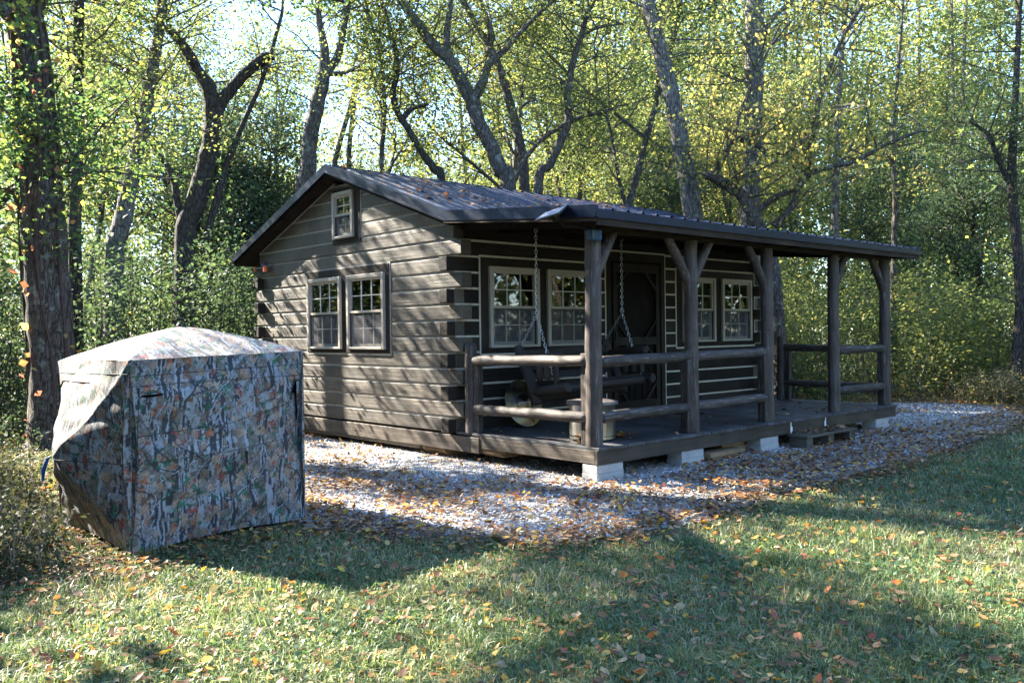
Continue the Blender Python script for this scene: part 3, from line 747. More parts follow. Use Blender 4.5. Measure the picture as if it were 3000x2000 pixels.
# fire pit
pc = (.50, -1.70)
fp = empty('fire_pit', (pc[0], pc[1], 0), 'round stainless steel fire pit with heat stains standing by the porch corner post', 'fire pit')
m = MB(); m.lathe([(.0, .012), (.235, .012), (.245, .02), (.246, .40), (.25, .405), (.25, .41)], (pc[0], pc[1], 0), 48); m.build('body', M['pit'], fp, smooth=True)
m = MB(); m.lathe([(.252, .375), (.275, .378), (.278, .39), (.272, .412), (.16, .432), (.03, .436), (0, .436)], (pc[0], pc[1], 0), 48)
m.build('lid', plain('pit_lid', (.20, .17, .16), .55, .6, .4, .3, 20), fp, smooth=True)
m = MB()
for k in range(64):
    a = 2*math.pi*k/64; cx, cy = pc[0]+math.cos(a)*.2475, pc[1]+math.sin(a)*.2475; t = Vector((-math.sin(a), math.cos(a), 0)); vs = []
    for j in range(8):
        b_ = 2*math.pi*j/8; vs.append((cx+t.x*.0065*math.cos(b_), cy+t.y*.0065*math.cos(b_), .05+.0065*math.sin(b_)))
    m.add(vs, [tuple(range(8))])
m.build('vent_holes', M['void'], fp)
m = MB(); hx, hy = pc[0]+.13, pc[1]+.12
m.tube([(hx-.06, hy, .43), (hx-.06, hy, .54), (hx-.055, hy, .548), (hx+.055, hy-.0, .548), (hx+.06, hy, .54), (hx+.06, hy, .43)], .005, 8); m.build('handle', M['steel'], fp)
# heat deflector disc leaning on the wall
dc = empty('heat_deflector', (.86, -.30, 0), 'round tarnished steel disc with pierced centre cone leaning on the porch wall', 'disc')
Mx = (Matrix.Rotation(R(0), 3, 'Z') @ Matrix.Rotation(R(70), 3, 'X')); cc = (.86, -.235, .285)
m = MB(); m.lathe([(.135, .02), (.15, .018), (.20, .004), (.285, -.004), (.292, .002), (.292, .008), (.285, .010), (.20, .012), (.15, .026), (.135, .028)], cc, 56, Mx); m.build('outer_ring', M['disc'], dc, smooth=True)
m = MB(); m.lathe([(.0, .065), (.02, .062), (.10, .025), (.112, .02), (.112, .012), (0, .02)], cc, 40, Mx); m.build('centre_cone', M['disc'], dc, smooth=True)
m = MB()
for k in range(56):
    for rr_ in (.118, .127):
        a = 2*math.pi*(k+(.5 if rr_ > .12 else 0))/56; q1 = Mx @ Vector((rr_*math.cos(a), rr_*math.sin(a), .022)); m.ring(Vector(cc)+q1, Mx @ Vector((0, 0, 1)), .0052, .0014, 8, 4)
m.lathe([(.112, .0195), (.135, .0195)], cc, 56, Mx); m.lathe([(.112, .0185), (.135, .0185)], cc, 56, Mx); m.build('mesh_band', M['black'], dc)
m = MB()
for a in (R(90), R(210), R(330), R(-70)):
    u_ = Vector((math.cos(a), math.sin(a), 0)); p_, q_ = Mx @ (u_*.14+Vector((0, 0, .03))), Mx @ (u_*.28+Vector((0, 0, .014))); m.tube([Vector(cc)+p_, Vector(cc)+q_], [.009, .007], 6)
m.build('strut', M['disc'], dc)

# solar panel clipped to the porch rake, with its battery lamp box and cable
sp = empty('solar_panel', (-.33, -1.95, 2.35), 'small tilted black solar panel clipped to the porch roof edge', 'solar panel')
def facing(c, w, h, t, nrm, upv):
    nrm = Vector(nrm).normalized(); a = Vector(upv).cross(nrm).normalized(); b = nrm.cross(a); c = Vector(c)
    P_ = lambda i, j, k: c+a*(i*w/2)+b*(j*h/2)+nrm*(k*t/2)
    return [P_(-1,-1,-1), P_(1,-1,-1), P_(1,1,-1), P_(-1,1,-1), P_(-1,-1,1), P_(1,-1,1), P_(1,1,1), P_(-1,1,1)]
A_ = Vector((-.45, -1.83, 2.24)); B_ = Vector((-.45, -2.17, 2.28)); C_ = Vector((-.15, -2.04, 2.425)); D_ = Vector((-.15, -1.74, 2.39))
nrm = (B_-A_).cross(D_-A_).normalized(); nrm = nrm if nrm.z > 0 else -nrm
m = MB(); m.hexa([p-nrm*.018 for p in (A_, B_, C_, D_)]+[p for p in (A_, B_, C_, D_)]); m.build('panel_frame', M['black'], sp, fix=True)
cen = (A_+B_+C_+D_)/4; m = MB(); qs = [cen+(p-cen)*.92+nrm*.001 for p in (A_, B_, C_, D_)]; m.add(qs, [(0, 1, 2, 3)]); m.build('solar_cell', plain('solar_cell', (.13, .15, .22), .35, 0, .9), sp)  # pale blue-grey cell colour stands in for reflected sky
m = MB(); m.tube([cen-nrm*.02, cen-nrm*.05+Vector((.03, 0, -.03)), Vector((-.24, -1.98, 2.30))], .012, 8); m.build('bracket', M['black'], sp)
m = MB(); m.tube([Vector((-.24, -1.96, 2.27)), Vector((-.22, -2.0, 2.19)), Vector((-.12, -2.1, 2.17)), Vector((-.02, -2.2, 2.14))], .0035, 6); m.build('cable', M['black'], sp)
bx_ = empty('battery_box', (-.03, -2.22, 2.05), 'dark teal battery box hanging beside the corner post top', 'battery box')
m = MB(); m.box((-.09, -2.27, 2.035), (.06, -2.18, 2.15)); m.build('case', M['teal'], bx_, bevel=.018)
m = MB(); m.box((.005, -2.275, 2.05), (.045, -2.17, 2.14)); m.build('side_grip', M['blue'], bx_, bevel=.006)
m = MB(); m.tube([(-.02, -2.22, 2.15), (-.02, -2.22, 2.26)], .006); m.tube([(.0, -2.22, 2.15), (.0, -2.22, 2.26)], .006); m.build('hanger', M['black'], bx_)
# device on the far corner of the gable
dv = empty('corner_device', (-.06, 4.72, 2.12), 'blue and orange cordless device on a black arm at the left gable corner', 'device')
m = MB(); m.tube([(-.075, 4.62, 2.13), (-.075, 4.62, 2.26)], .038, 14); m.build('body', M['blue'], dv, bevel=.008)
m = MB(); m.tube([(-.09, 4.575, 2.135), (-.09, 4.575, 2.235)], .03, 12); m.build('orange_cover', M['orange'], dv, bevel=.006)
m = MB(); m.tube([(-.075, 4.62, 2.262), (-.075, 4.62, 2.305)], .03, 12); m.tube([(-.07, 4.65, 2.20), (-.07, 4.93, 2.20)], .028, 10); m.build('arm', M['black'], dv)
m = MB(); m.tube([(-.07, 4.935, 2.165), (-.07, 4.935, 2.235)], .036, 12); m.build('end_cap', M['orange'], dv, bevel=.006)
m = MB(); m.tube([(-.07, 4.94, 2.125), (-.07, 4.94, 2.162)], .016, 8); m.build('nozzle', M['black'], dv)

# ------------------------------------------------------------------ camouflage hunting blind
def camo(N=420, size=1.5, seed=5):
    """printed woodland pattern (tileable), rows = height"""
    r = np.random.default_rng(seed); yy, xx = np.mgrid[0:N, 0:N]/N
    def tn(fx, fy, s):
        rr = np.random.default_rng(s); o = np.zeros((N, N)); am = 1
        for k in range(5):
            gx, gy = max(1, int(fx*2**k)), max(1, int(fy*2**k)); g = rr.random((gy, gx))
            u, v = xx*gx, yy*gy; i, j = u.astype(int), v.astype(int); fu, fv = u-i, v-j; fu = fu*fu*(3-2*fu); fv = fv*fv*(3-2*fv)
            a = g[j % gy, i % gx]; b = g[j % gy, (i+1) % gx]; c = g[(j+1) % gy, i % gx]; d = g[(j+1) % gy, (i+1) % gx]
            o += am*((a*(1-fu)+b*fu)*(1-fv)+(c*(1-fu)+d*fu)*fv); am *= .6
        return (o-o.min())/(o.max()-o.min())
    img = np.zeros((N, N, 3)); streak = tn(70, 9, 1); blot = tn(7, 7, 2); fine = tn(60, 60, 3); wob = tn(9, 9, 4)-.5
    img[:] = np.array([.16, .15, .13])*(.4+1.0*fine[..., None])
    def loc():
        x0, y0 = r.random(2); return (xx-x0+.5) % 1-.5+.03*wob, (yy-y0+.5) % 1-.5+.03*wob.T
    kinds = ['bark']*130+['cream']*70+['fan']*150+['limb']*150+['leaf']*460; r.shuffle(kinds)
    dk = np.array([.035, .037, .045]); cols = [(.02, .13, .08), (.03, .17, .10), (.025, .09, .05), (.30, .07, .05), (.34, .13, .07), (.22, .13, .085), (.38, .27, .20), (.14, .08, .055)]
    for kd in kinds:
        dx, dy = loc()
        if kd == 'bark':
            w, h_ = r.uniform(.008, .024), r.uniform(.04, .14); mk = (np.abs(dx+.15*dy*r.normal()) < w) & (np.abs(dy+.2*dx) < h_)
            t = streak[mk]; img[mk] = np.where((t > r.uniform(.48, .6))[:, None], np.array([.26, .28, .31]), dk)*(.7+.6*fine[mk][:, None])
        elif kd == 'cream':
            a0, b0 = r.uniform(.012, .03), r.uniform(.02, .05); an = r.uniform(0, 3.1); s_, t_ = dx*np.cos(an)+dy*np.sin(an), -dx*np.sin(an)+dy*np.cos(an); mk = (s_/a0)**2+(t_/b0)**2+1.2*wob < .8
            img[mk] = np.array([.31, .33, .34])*(.4+.7*fine[mk][:, None])
        elif kd == 'fan':
            R0 = r.uniform(.02, .055); d = np.hypot(dx, dy); th = np.arctan2(dy, dx)+r.uniform(0, 6.28); mk = d < R0*(.55+.35*np.cos(th)+.3*wob*2)
            ray_ = .5+.5*np.sin(th[mk]*26+6*fine[mk]); c1, c2 = (np.array([.22, .13, .085]), np.array([.36, .29, .23])) if r.random() < .6 else (np.array([.07, .065, .07]), np.array([.27, .25, .25]))
            img[mk] = (c1*(1-ray_[:, None])+c2*ray_[:, None])*(.6+.7*fine[mk][:, None])
        elif kd == 'limb':
            an = r.choice([.65, 2.4, .95, 2.1, 1.4])+r.normal()*.2; L = r.uniform(.10, .42); w = r.uniform(.0015, .005); s_ = dx*np.cos(an)+dy*np.sin(an); t_ = -dx*np.sin(an)+dy*np.cos(an)+.012*np.sin(s_*22+L*50)
            k2 = 1-.7*(s_/L+.5); mk = (np.abs(s_) < L/2) & (np.abs(t_) < w*k2*1.5); img[mk] = dk*(.8+.5*fine[mk][:, None])
            if r.random() < .55: mk = (np.abs(s_) < L/2) & (np.abs(t_-w*.3) < w*k2*.8); img[mk] = np.array([.40, .43, .49])*(.6+.6*fine[mk][:, None])
        else:
            R0 = r.uniform(.016, .046); a0 = r.uniform(0, 6.28); c = np.array(cols[r.integers(len(cols))]); el = r.uniform(.5, .85); an = r.uniform(0, 3.1)
            s_, t_ = dx*np.cos(an)+dy*np.sin(an), (-dx*np.sin(an)+dy*np.cos(an))/el; d = np.hypot(s_, t_); th = np.arctan2(t_, s_); n5 = r.integers(4, 8)
            mk = d < R0*(.55+.22*np.cos(n5*th+a0)+.25*np.cos(th)+.12*np.cos(2*n5*th)); img[mk] = c*(.5+.9*fine[mk][:, None]); mk2 = mk & (np.abs(t_) < .0022); img[mk2] = dk
    img = img*(.8+.4*blot[..., None]); return np.clip(img*1.05, .01, .75)
CAMO = camo()
def mk_camo():
    m, n, l, b = newmat('camouflage_cloth')
    a = n.new('ShaderNodeAttribute'); a.attribute_name = 'print'; g = noise(n, l, pos(n, l), 4, 3, .5); g2 = noise(n, l, pos(n, l), 300, 2, .5)
    l.new(a.outputs['Color'], b.inputs['Base Color']); b.inputs['Roughness'].default_value = .6; b.inputs['Specular IOR Level'].default_value = .3
    b.inputs['Sheen Weight'].default_value = .1
    h = n.new('ShaderNodeMath'); h.operation = 'MULTIPLY_ADD'; l.new(g2, h.inputs[0]); h.inputs[1].default_value = .02; l.new(g, h.inputs[2]); bump(n, l, h.outputs[0], b, .5, .03); return m
M['camo'] = mk_camo()
TF, TL, TR, TBk = [np.array(p) for p in ((-4.30, -1.80), (-4.35, -.30), (-2.86, -1.60), (-2.90, -.12))]
ZT = {'f': .99, 'l': .965, 'r': 1.02, 'b': 1.0}; AP = np.array((-3.62, -.95, 1.235))
def wall_fn(A, B, za, zb, hub, hubz, lift=.0, wr=1.0, seed=0, cent=None):
    n = np.array([-(B-A)[1], (B-A)[0]]); n /= np.linalg.norm(n)
    if np.dot(n, (A+B)/2-AP[:2]) < 0: n = -n
    def f(u, v):
        p = A[None]*(1-u[:, None])+B[None]*u[:, None]; zt = za*(1-u)+zb*u; zb_ = G+.0+lift*np.sin(np.pi*u)**1.0
        z = zb_+(zt-zb_)*v
        au = 1-np.abs(2*u-1); av = 1-np.abs(v-hubz)/np.where(v > hubz, 1-hubz, hubz)
        pyr = np.minimum(au, av); pyr = np.clip(pyr, 0, 1)
        o = hub*(pyr**1.15)-.035*np.sin(np.pi*v)*(1-au)**2+.016*wr*fnoise(u*6, v*6, 1.6, seed)*np.clip(au*4, 0, 1)+.007*wr*fnoise(u*9, v*26, 1.2, seed+1)*np.clip(au*3, 0, 1)+.010*wr*np.abs(fnoise(u*5+v*4, v*5-u*3, 2.2, seed+2))*np.clip(au*3, 0, 1)
        ed = -.035*np.sin(np.pi*v)*(1-2*u)*-1
        q = p+n[None]*o[:, None]-(B-A)[None]*(ed*np.abs(1-2*u))[:, None]*.6
        return np.stack([q[:, 0], q[:, 1], z], -1)
    return f, n
def cloth(name, f, nu, nv, uv, parent, back=True):
    nu, nv = int(nu*1.25), int(nv*1.25)
    u, v = np.meshgrid(np.linspace(0, 1, nu), np.linspace(0, 1, nv), indexing='ij'); P_ = f(u.ravel(), v.ravel())
    ix = np.arange(nu*nv).reshape(nu, nv); q = np.stack([ix[:-1, :-1], ix[1:, :-1], ix[1:, 1:], ix[:-1, 1:]], -1).reshape(-1, 4)
    me = arrays_mesh(name, P_, q, None, M['camo'], True)
    at_ = me.attributes.new('print', 'FLOAT_COLOR', 'POINT'); su, sv, ou, ov = uv
    su, sv = su*1.25, sv*1.25
    iu = ((u.ravel()*su+ou)/1.5*420).astype(int) % 420; iv = ((v.ravel()*sv+ov)/1.5*420).astype(int) % 420
    col = np.ones((nu*nv, 4), np.float32); col[:, :3] = CAMO[iv, iu]; at_.data.foreach_set('color', col.ravel())
    o = link(name, me, parent); return o
bl = empty('hunting_blind', (-3.6, -1.0, G), 'square pop-up hunting blind in woodland camouflage cloth, left of the cabin', 'hunting blind')
fF, nF = wall_fn(TF, TR, ZT['f'], ZT['r'], .05, .55, .03, 1.7, 11)
fL, nL = wall_fn(TF, TL, ZT['f'], ZT['l'], .26, .47, .03, 1.3, 12)
fB, nB = wall_fn(TL, TBk, ZT['l'], ZT['b'], .05, .5, .0, 1, 13)
fR, nR = wall_fn(TR, TBk, ZT['r'], ZT['b'], .05, .5, .0, 1, 14)
wF = cloth('side_panel', fF, 220, 200, (1.45, 1.35, 0, 0), bl); wL = cloth('side_panel', fL, 200, 190, (1.5, 1.33, .7, .3), bl)
cloth('side_panel', fB, 80, 80, (1.4, 1.3, .3, .9), bl); cloth('side_panel', fR, 80, 80, (1.5, 1.3, .1, .5), bl)
def roof_fn(u, v):
    e = np.stack([(TF[i]*(1-u)*(1-v)+TR[i]*u*(1-v)+TL[i]*(1-u)*v+TBk[i]*u*v) for i in (0, 1)], -1)
    z = ZT['f']*(1-u)*(1-v)+ZT['r']*u*(1-v)+ZT['l']*(1-u)*v+ZT['b']*u*v
    uu, vv = 2*u-1, 2*v-1; m_ = np.maximum(np.abs(uu), np.abs(vv)); d = 1-m_
    rise = (AP[2]-1.0)*(1-(1-d)**1.55)*1.0-.012*np.sin(np.pi*d)*(1-np.abs(np.abs(uu)-np.abs(vv)))**0+.004*fnoise(u*14, v*14, 1.2, 4)
    return np.stack([e[:, 0]*1.0, e[:, 1], z+rise+.002], -1)
cloth('roof_panel', roof_fn, 210, 210, (1.5, 1.5, .4, .2), bl)
def seam(name, f, pts, r, mat, parent, off=.004, nrm=None):
    m = MB(); u = np.array([p[0] for p in pts]); v = np.array([p[1] for p in pts]); t = np.linspace(0, 1, len(pts)); tt = np.linspace(0, 1, max(24, len(pts)*8))
    P_ = f(np.interp(tt, t, u), np.interp(tt, t, v)); P_ = P_+np.array([nrm[0], nrm[1], 0])*off; m.tube(P_, r, 6); return m.build(name, mat, parent)
M['seam'] = plain('dark_seam', (.03, .03, .032), .7)
for pts in ([(0, .915), (1, .925)], [(.0, .865), (1, .86)], [(0, .455), (.5, .46), (1, .50)], [(.06, .60), (.5, .615), (1, .72)], [(.06, .46), (.06, .85)], [(.94, .46), (.94, .86)]):
    seam('seam', fF, pts, .0022, M['seam'], wF, .003, nF)
for pts in ([(0, .93), (1, .93)], [(.0, .455), (1, .455)]):
    seam('seam', fL, pts, .0022, M['seam'], wL, .003, nL)
seam('zipper', fL, [(.40, .88), (.84, .885), (.86, .85), (.86, .60), (.80, .58)], .004, M['black'], wL, .004, nL)
def patch(name, f, poly, mat, parent, off, nrm):
    m = MB(); P_ = f(np.array([p[0] for p in poly], float), np.array([p[1] for p in poly], float))+np.array([nrm[0], nrm[1], 0])*off; m.add(P_, [tuple(range(len(poly)))]); return m.build(name, mat, parent)
patch('viewing_slit', fF, [(.935, .60), (.942, .60), (.945, .83), (.935, .82), (.905, .765), (.93, .75)], M['void'], wF, .012, nF)
patch('viewing_slit', fF, [(.065, .815), (.16, .818), (.17, .812), (.12, .803), (.065, .806)], M['void'], wF, .012, nF)
P_ = fF(np.array([.60]), np.array([.45]))[0]+np.array([nF[0], nF[1], 0])*.015; m = MB(); m.tube([P_, P_+np.array([0, 0, -.05]), P_+np.array([.004, 0, -.10])], [.012, .009, .005], 6); m.build('pull_strap', M['black'], wF)
P_ = fL(np.array([.5]), np.array([.47]))[0]+np.array([nL[0], nL[1], 0])*.01; m = MB(); m.tube([P_, P_+np.array([-.02, .0, -.01]), P_+np.array([-.05, 0, -.09]), P_+np.array([-.055, 0, -.17])], [.006, .012, .016, .008], 6); m.build('pull_strap', M['blue'], wL)
m = MB(); m.tube([(AP[0], AP[1], AP[2]), (AP[0]+.01, AP[1], AP[2]+.02), (AP[0]+.05, AP[1]+.02, AP[2]+.022)], [.02, .02, .006], 8); m.build('hub_cap', M['black'], bl)

# ------------------------------------------------------------------ foliage machinery
def leaf_mesh(name, P_, size, mat, flat=.3, droop=0.0, shape='ovate', r=None):
    r = r or rng; n = len(P_); P_ = np.asarray(P_)
    d = r.normal(size=(n, 3)); d[:, 2] = d[:, 2]*.6-droop; d /= np.linalg.norm(d, axis=1)[:, None]
    up = r.normal(size=(n, 3))*(1-flat)+np.array([0, 0, flat*2]); s = np.cross(d, up); s /= np.linalg.norm(s, axis=1)[:, None]+1e-9; nn = np.cross(s, d)
    L = (size*r.uniform(.6, 1.35, n))[:, None]; w = L*.34
    if shape == 'ovate':
        v = np.stack([P_, P_+d*L*.5+s*w+nn*L*.08, P_+d*L, P_+d*L*.5-s*w+nn*L*.08], 1)
        b = np.arange(n)[:, None]*4; t = np.concatenate([b+np.array([0, 1, 2]), b+np.array([0, 2, 3])])
        return arrays_mesh(name, v.reshape(-1, 3), None, t, mat)
    # lobed: ten-point outline fan
    k = 10; a = np.arange(k)*2*np.pi/k; rad = np.where(np.arange(k) % 2 == 0, .62, .33)
    c = P_+d*L*.5
    v = [c+nn*L*.04]
    for ai, ri in zip(a, rad): v.append(c+(d*np.cos(ai)+s*np.sin(ai))*L*ri-nn*L*.06*(ri > .5))
    v = np.stack(v, 1); b = np.arange(n)[:, None]*(k+1)
    t = np.concatenate([b+np.array([0, 1+i, 1+(i+1) % k]) for i in range(k)]); return arrays_mesh(name, v.reshape(-1, 3), None, t, mat)

def catmull(pts, rad, per=5):
    pts = [np.array(p, float) for p in pts]; P_ = [2*pts[0]-pts[1]]+pts+[2*pts[-1]-pts[-2]]; out = []; rr = []
    for i in range(1, len(P_)-2):
        for k in range(per):
            t = k/per; a, b, c, d = P_[i-1:i+3]
            out.append(.5*((2*b)+(-a+c)*t+(2*a-5*b+4*c-d)*t*t+(-a+3*b-3*c+d)*t**3)); rr.append(rad[i-1]*(1-t)+rad[i]*t)
    out.append(pts[-1]); rr.append(rad[-1]); return out, rr

def grow(stems, r, n, L=(1.0, 2.4), t0=.3, up=.35, rad=.022, spread=.16, per=16, sub=5, mb=None):
    """limbs and twigs off the stems; returns leaf positions"""
    mb = mb if mb is not None else MB(); leaves = []
    for s in stems:
        s = np.array(s); m = len(s)
        k = max(1, int(n*m/sum(len(q) for q in stems)))
        for _ in range(k):
            i = int(m*(t0+(1-t0)*r.random()**.85)); i = min(i, m-1); p = s[i]
            d = r.normal(size=3); d[2] = abs(d[2])*.5+up*r.uniform(-.3, 1.6); d /= np.linalg.norm(d); ln_ = r.uniform(*L)
            pts = [p]
            for j in range(5):
                d = d+r.normal(size=3)*.16; d[2] += .03; d /= np.linalg.norm(d); pts.append(pts[-1]+d*ln_/5)
            mb.tube(pts, [rad*(1-.15*j) for j in range(6)], 5, False)
            pts = np.array(pts)
            for q in range(sub):
                f = r.uniform(.25, 1)*5; a = int(min(f, 4)); p0 = pts[a]+(pts[a+1]-pts[a])*(f-a if f < 5 else 1)
                e = r.normal(size=3); e[2] = e[2]*.5+.1; e /= np.linalg.norm(e); l2 = ln_*r.uniform(.25, .5); tw = [p0, p0+e*l2*.5+r.normal(size=3)*.04, p0+e*l2]
                mb.tube(tw, [rad*.35, rad*.25, rad*.12], 3, False); tw = np.array(tw)
                tt = r.random(per)**.7; base = np.where(tt[:, None] < .5, tw[0]+(tw[1]-tw[0])*tt[:, None]*2, tw[1]+(tw[2]-tw[1])*(tt[:, None]*2-1)); leaves.append(base+r.normal(size=(per, 3))*spread)
    return mb, (np.concatenate(leaves) if leaves else np.zeros((0, 3)))

def to_origin(o, p):
    """shift an unparented mesh so that its origin is at p"""
    o.data.transform(Matrix.Translation(-Vector(p))); o.location = p

def traced(name, label, stems, depth, leafmat='leaf', bark='bark', n=40, size=.07, L=(1.0, 2.2), per=16, sub=5, group='trees around the cabin', limbs=(), t0=.35, spread=.16, ext=1.6, up=.35, seed=1, rough=.05, dd=None, droop=.1, shape='ovate', cat='tree'):
    """stems: lists of (x, y, width) read off the photograph, thick end first, placed at a real distance"""
    r = np.random.default_rng(seed); tb = MB(); sk = []
    for si, st_ in enumerate(stems):
        dep = depth if dd is None else dd[si]
        pts = []; rad = []
        for k, (x, y, w) in enumerate(st_):
            de = dep[min(k, len(dep)-1)] if hasattr(dep, '__len__') else dep
            pts.append(at(x, y, de)); rad.append(w*1.2755/2*de/FPX)
        if si == 0:
            b0 = pts[0].copy(); b0[2] = float(gz(b0[0], b0[1]))-.05; pts.insert(0, b0); rad.insert(0, rad[0]*1.25)
            base = b0.copy(); base[2] += .05
        if st_[-1][1] <= 5:
            d = pts[-1]-pts[-2]; d /= np.linalg.norm(d); d[2] += .3; d /= np.linalg.norm(d)
            pts.append(pts[-1]+d*ext*.5+r.normal(size=3)*.2); rad.append(rad[-1]*.75); pts.append(pts[-1]+d*ext*.5+r.normal(size=3)*.3); rad.append(rad[-1]*.6)
        c, rr = catmull(pts, rad, 5); tb.tube(c, rr, 14 if max(rad) > .1 else 9, True, rough); sk.append(np.array(c))
    root = empty(name, tuple(base), label, cat, group)
    for q in limbs:
        c, rr = catmull([p[:3] for p in q], [p[3] for p in q], 5); tb.tube(c, rr, 10, True, rough); sk.append(np.array(c)); sk.append(np.array(c))
    tb.build('trunk', M[bark], root, smooth=True)
    if n:
        n = int(n*.62); per = int(per*1.5); size *= .84
        mb, lv = grow(sk, r, n, L, t0, up, .02, spread, per, sub); mb.build('branches', M['twig'], root)
        lv = lv[lv[:, 2] > G+.1]
        link('crown', leaf_mesh('crown', lv, size, M[leafmat], droop=droop, shape=shape, r=r), root)
    return root, sk, r

# ---- trees read off the photograph
T = {}
T['big'] = traced('vine_covered_tree', 'thick old tree with red vine leaves at the left edge, behind the blind', [[(128, 985, 118), (122, 850, 96), (112, 700, 100), (100, 520, 94), (92, 380, 84), (80, 240, 78), (66, 100, 82), (58, 0, 86)], [(50, 465, 26), (30, 440, 18), (0, 470, 14), (-40, 500, 10)], [(60, 470, 18), (110, 430, 13), (150, 395, 10), (185, 345, 7)]], 12, 'leafm', 'bark', 240, .10, (.9, 1.9), 18, 6, t0=.3, limbs=(
    [(-3.5, 4.9, 5.4, .10), (-4.6, 4.7, 6.2, .08), (-6.2, 4.6, 6.5, .06), (-8.0, 4.4, 6.6, .04)], [(-3.4, 4.9, 5.8, .11), (-2.4, 4.7, 6.4, .09), (-.6, 4.9, 6.7, .06), (1.4, 4.6, 6.7, .04)],  # limbs added above the view, placed to throw shade on the lawn
    [(-3.4, 4.9, 5.6, .08), (-4.2, 5.6, 6.4, .07), (-5.2, 5.9, 6.6, .05), (-6.4, 5.8, 6.7, .03)], [(-3.4, 4.9, 6.0, .09), (-2.6, 5.6, 6.7, .07), (-1.2, 5.8, 7.0, .05), (.4, 5.7, 7.0, .03)], [(-3.5, 4.9, 5.6, .08), (-4.8, 4.3, 6.2, .07), (-6.2, 3.9, 6.3, .05), (-7.4, 3.4, 6.2, .03)]), seed=3, rough=.04, ext=2)
traced('forked_tree', 'forked dark tree with a broken stub, left of the cabin roof', [[(425, 560, 46), (448, 470, 44), (470, 390, 42), (486, 320, 40), (488, 255, 40), (478, 200, 34), (455, 165, 26), (430, 120, 26), (395, 75, 20), (375, 62, 12)], [(490, 285, 34), (505, 240, 30), (535, 200, 27), (568, 165, 24), (605, 135, 26), (628, 128, 22)], [(425, 560, 18), (408, 470, 17), (395, 400, 16), (360, 350, 13), (335, 290, 9)], [(470, 560, 16), (500, 450, 18), (520, 380, 14), (560, 280, 12), (600, 190, 10), (640, 60, 8), (650, 0, 7)]], 17, 'leaf', 'barkd', 46, .075, (1.0, 2.4), 20, 5, seed=4, t0=.3)
traced('leaning_tree', 'pale grey leaning tree between the vine-covered tree and the forked tree', [[(262, 600, 42), (278, 520, 40), (300, 420, 34), (325, 300, 30), (345, 190, 28), (362, 90, 24), (372, 0, 22)]], 16, 'leaf', 'bark2', 80, .075, (1.0, 2.6), 20, 5, seed=5, t0=.3)
traced('straight_dark_tree', 'slim dark tree just right of the vine-covered tree', [[(172, 560, 28), (176, 420, 26), (178, 260, 25), (180, 120, 24), (182, 0, 22)]], 15, 'leaf', 'barkd', 75, .08, (1.0, 2.6), 20, 5, seed=6, t0=.3)
traced('leaning_tree', 'tall curving tree rising behind the cabin ridge end', [[(698, 470, 40), (708, 390, 38), (712, 320, 35), (728, 240, 34), (742, 180, 32), (745, 120, 22), (735, 60, 16), (728, 0, 13)], [(742, 178, 22), (775, 130, 18), (790, 60, 15), (800, 0, 12)], [(748, 170, 12), (790, 168, 9), (830, 150, 6)]], 19.5, 'leaf', 'bark', 62, .075, (1.0, 2.6), 20, 5, seed=7, t0=.35)
traced('slender_tree', 'slender tree right of the tall curving tree, above the roof', [[(768, 430, 13), (775, 350, 12), (800, 260, 12), (822, 180, 10), (835, 90, 8), (845, 0, 6)], [(800, 440, 12), (803, 330, 11), (815, 230, 9), (828, 160, 7)]], 23, 'leaf', 'bark', 40, .08, (1.0, 2.2), 20, 5, seed=8)
traced('slender_tree', 'thin wavy tree above the left half of the roof ridge', [[(1015, 440, 20), (998, 390, 19), (965, 345, 17), (940, 300, 15), (915, 262, 15), (903, 215, 14), (912, 160, 13), (905, 100, 11), (885, 30, 9), (875, 0, 8)], [(925, 275, 10), (950, 250, 8), (985, 240, 6)]], 20, 'leaf', 'barkd', 46, .075, (.9, 2.2), 18, 5, seed=9)
traced('forked_tree', 'big Y-shaped tree behind the middle of the roof', [[(1168, 440, 36), (1150, 395, 36), (1128, 335, 34), (1100, 285, 34), (1085, 235, 34), (1062, 190, 30), (1035, 140, 26), (1000, 110, 25), (965, 65, 22), (938, 25, 19), (915, -5, 17)], [(1085, 235, 24), (1108, 190, 22), (1122, 150, 19), (1160, 115, 13), (1200, 70, 10), (1250, 20, 8), (1275, 0, 7)], [(1030, 130, 18), (1026, 80, 16), (1032, 30, 14), (1036, -5, 12)]], 19.5, 'leaf', 'bark', 60, .075, (1.0, 2.4), 20, 5, seed=10)
traced('leaning_tree', 'long leaning tree crossing just right of the Y-shaped tree', [[(1205, 450, 24), (1202, 380, 24), (1190, 310, 22), (1172, 240, 21), (1152, 170, 19), (1125, 110, 17), (1095, 60, 15), (1060, -5, 13)], [(1120, 130, 17), (1128, 80, 15), (1112, 30, 14), (1100, -5, 12)]], 21, 'leafy', 'bark', 60, .08, (1.0, 2.6), 20, 5, seed=11)
traced('curving_tree', 'curved tree leaning right above the solar panel', [[(1235, 445, 22), (1262, 380, 21), (1285, 330, 20), (1305, 280, 18), (1303, 220, 17), (1312, 160, 16), (1330, 95, 13), (1350, 30, 11), (1362, -5, 10)], [(1180, 420, 12), (1200, 375, 11), (1240, 325, 10), (1290, 290, 9), (1340, 268, 8), (1400, 255, 6)], [(1330, 92, 8), (1370, 65, 6), (1430, 55, 5)]], 20, 'leaf', 'bark', 60, .075, (1.0, 2.4), 20, 5, seed=12)
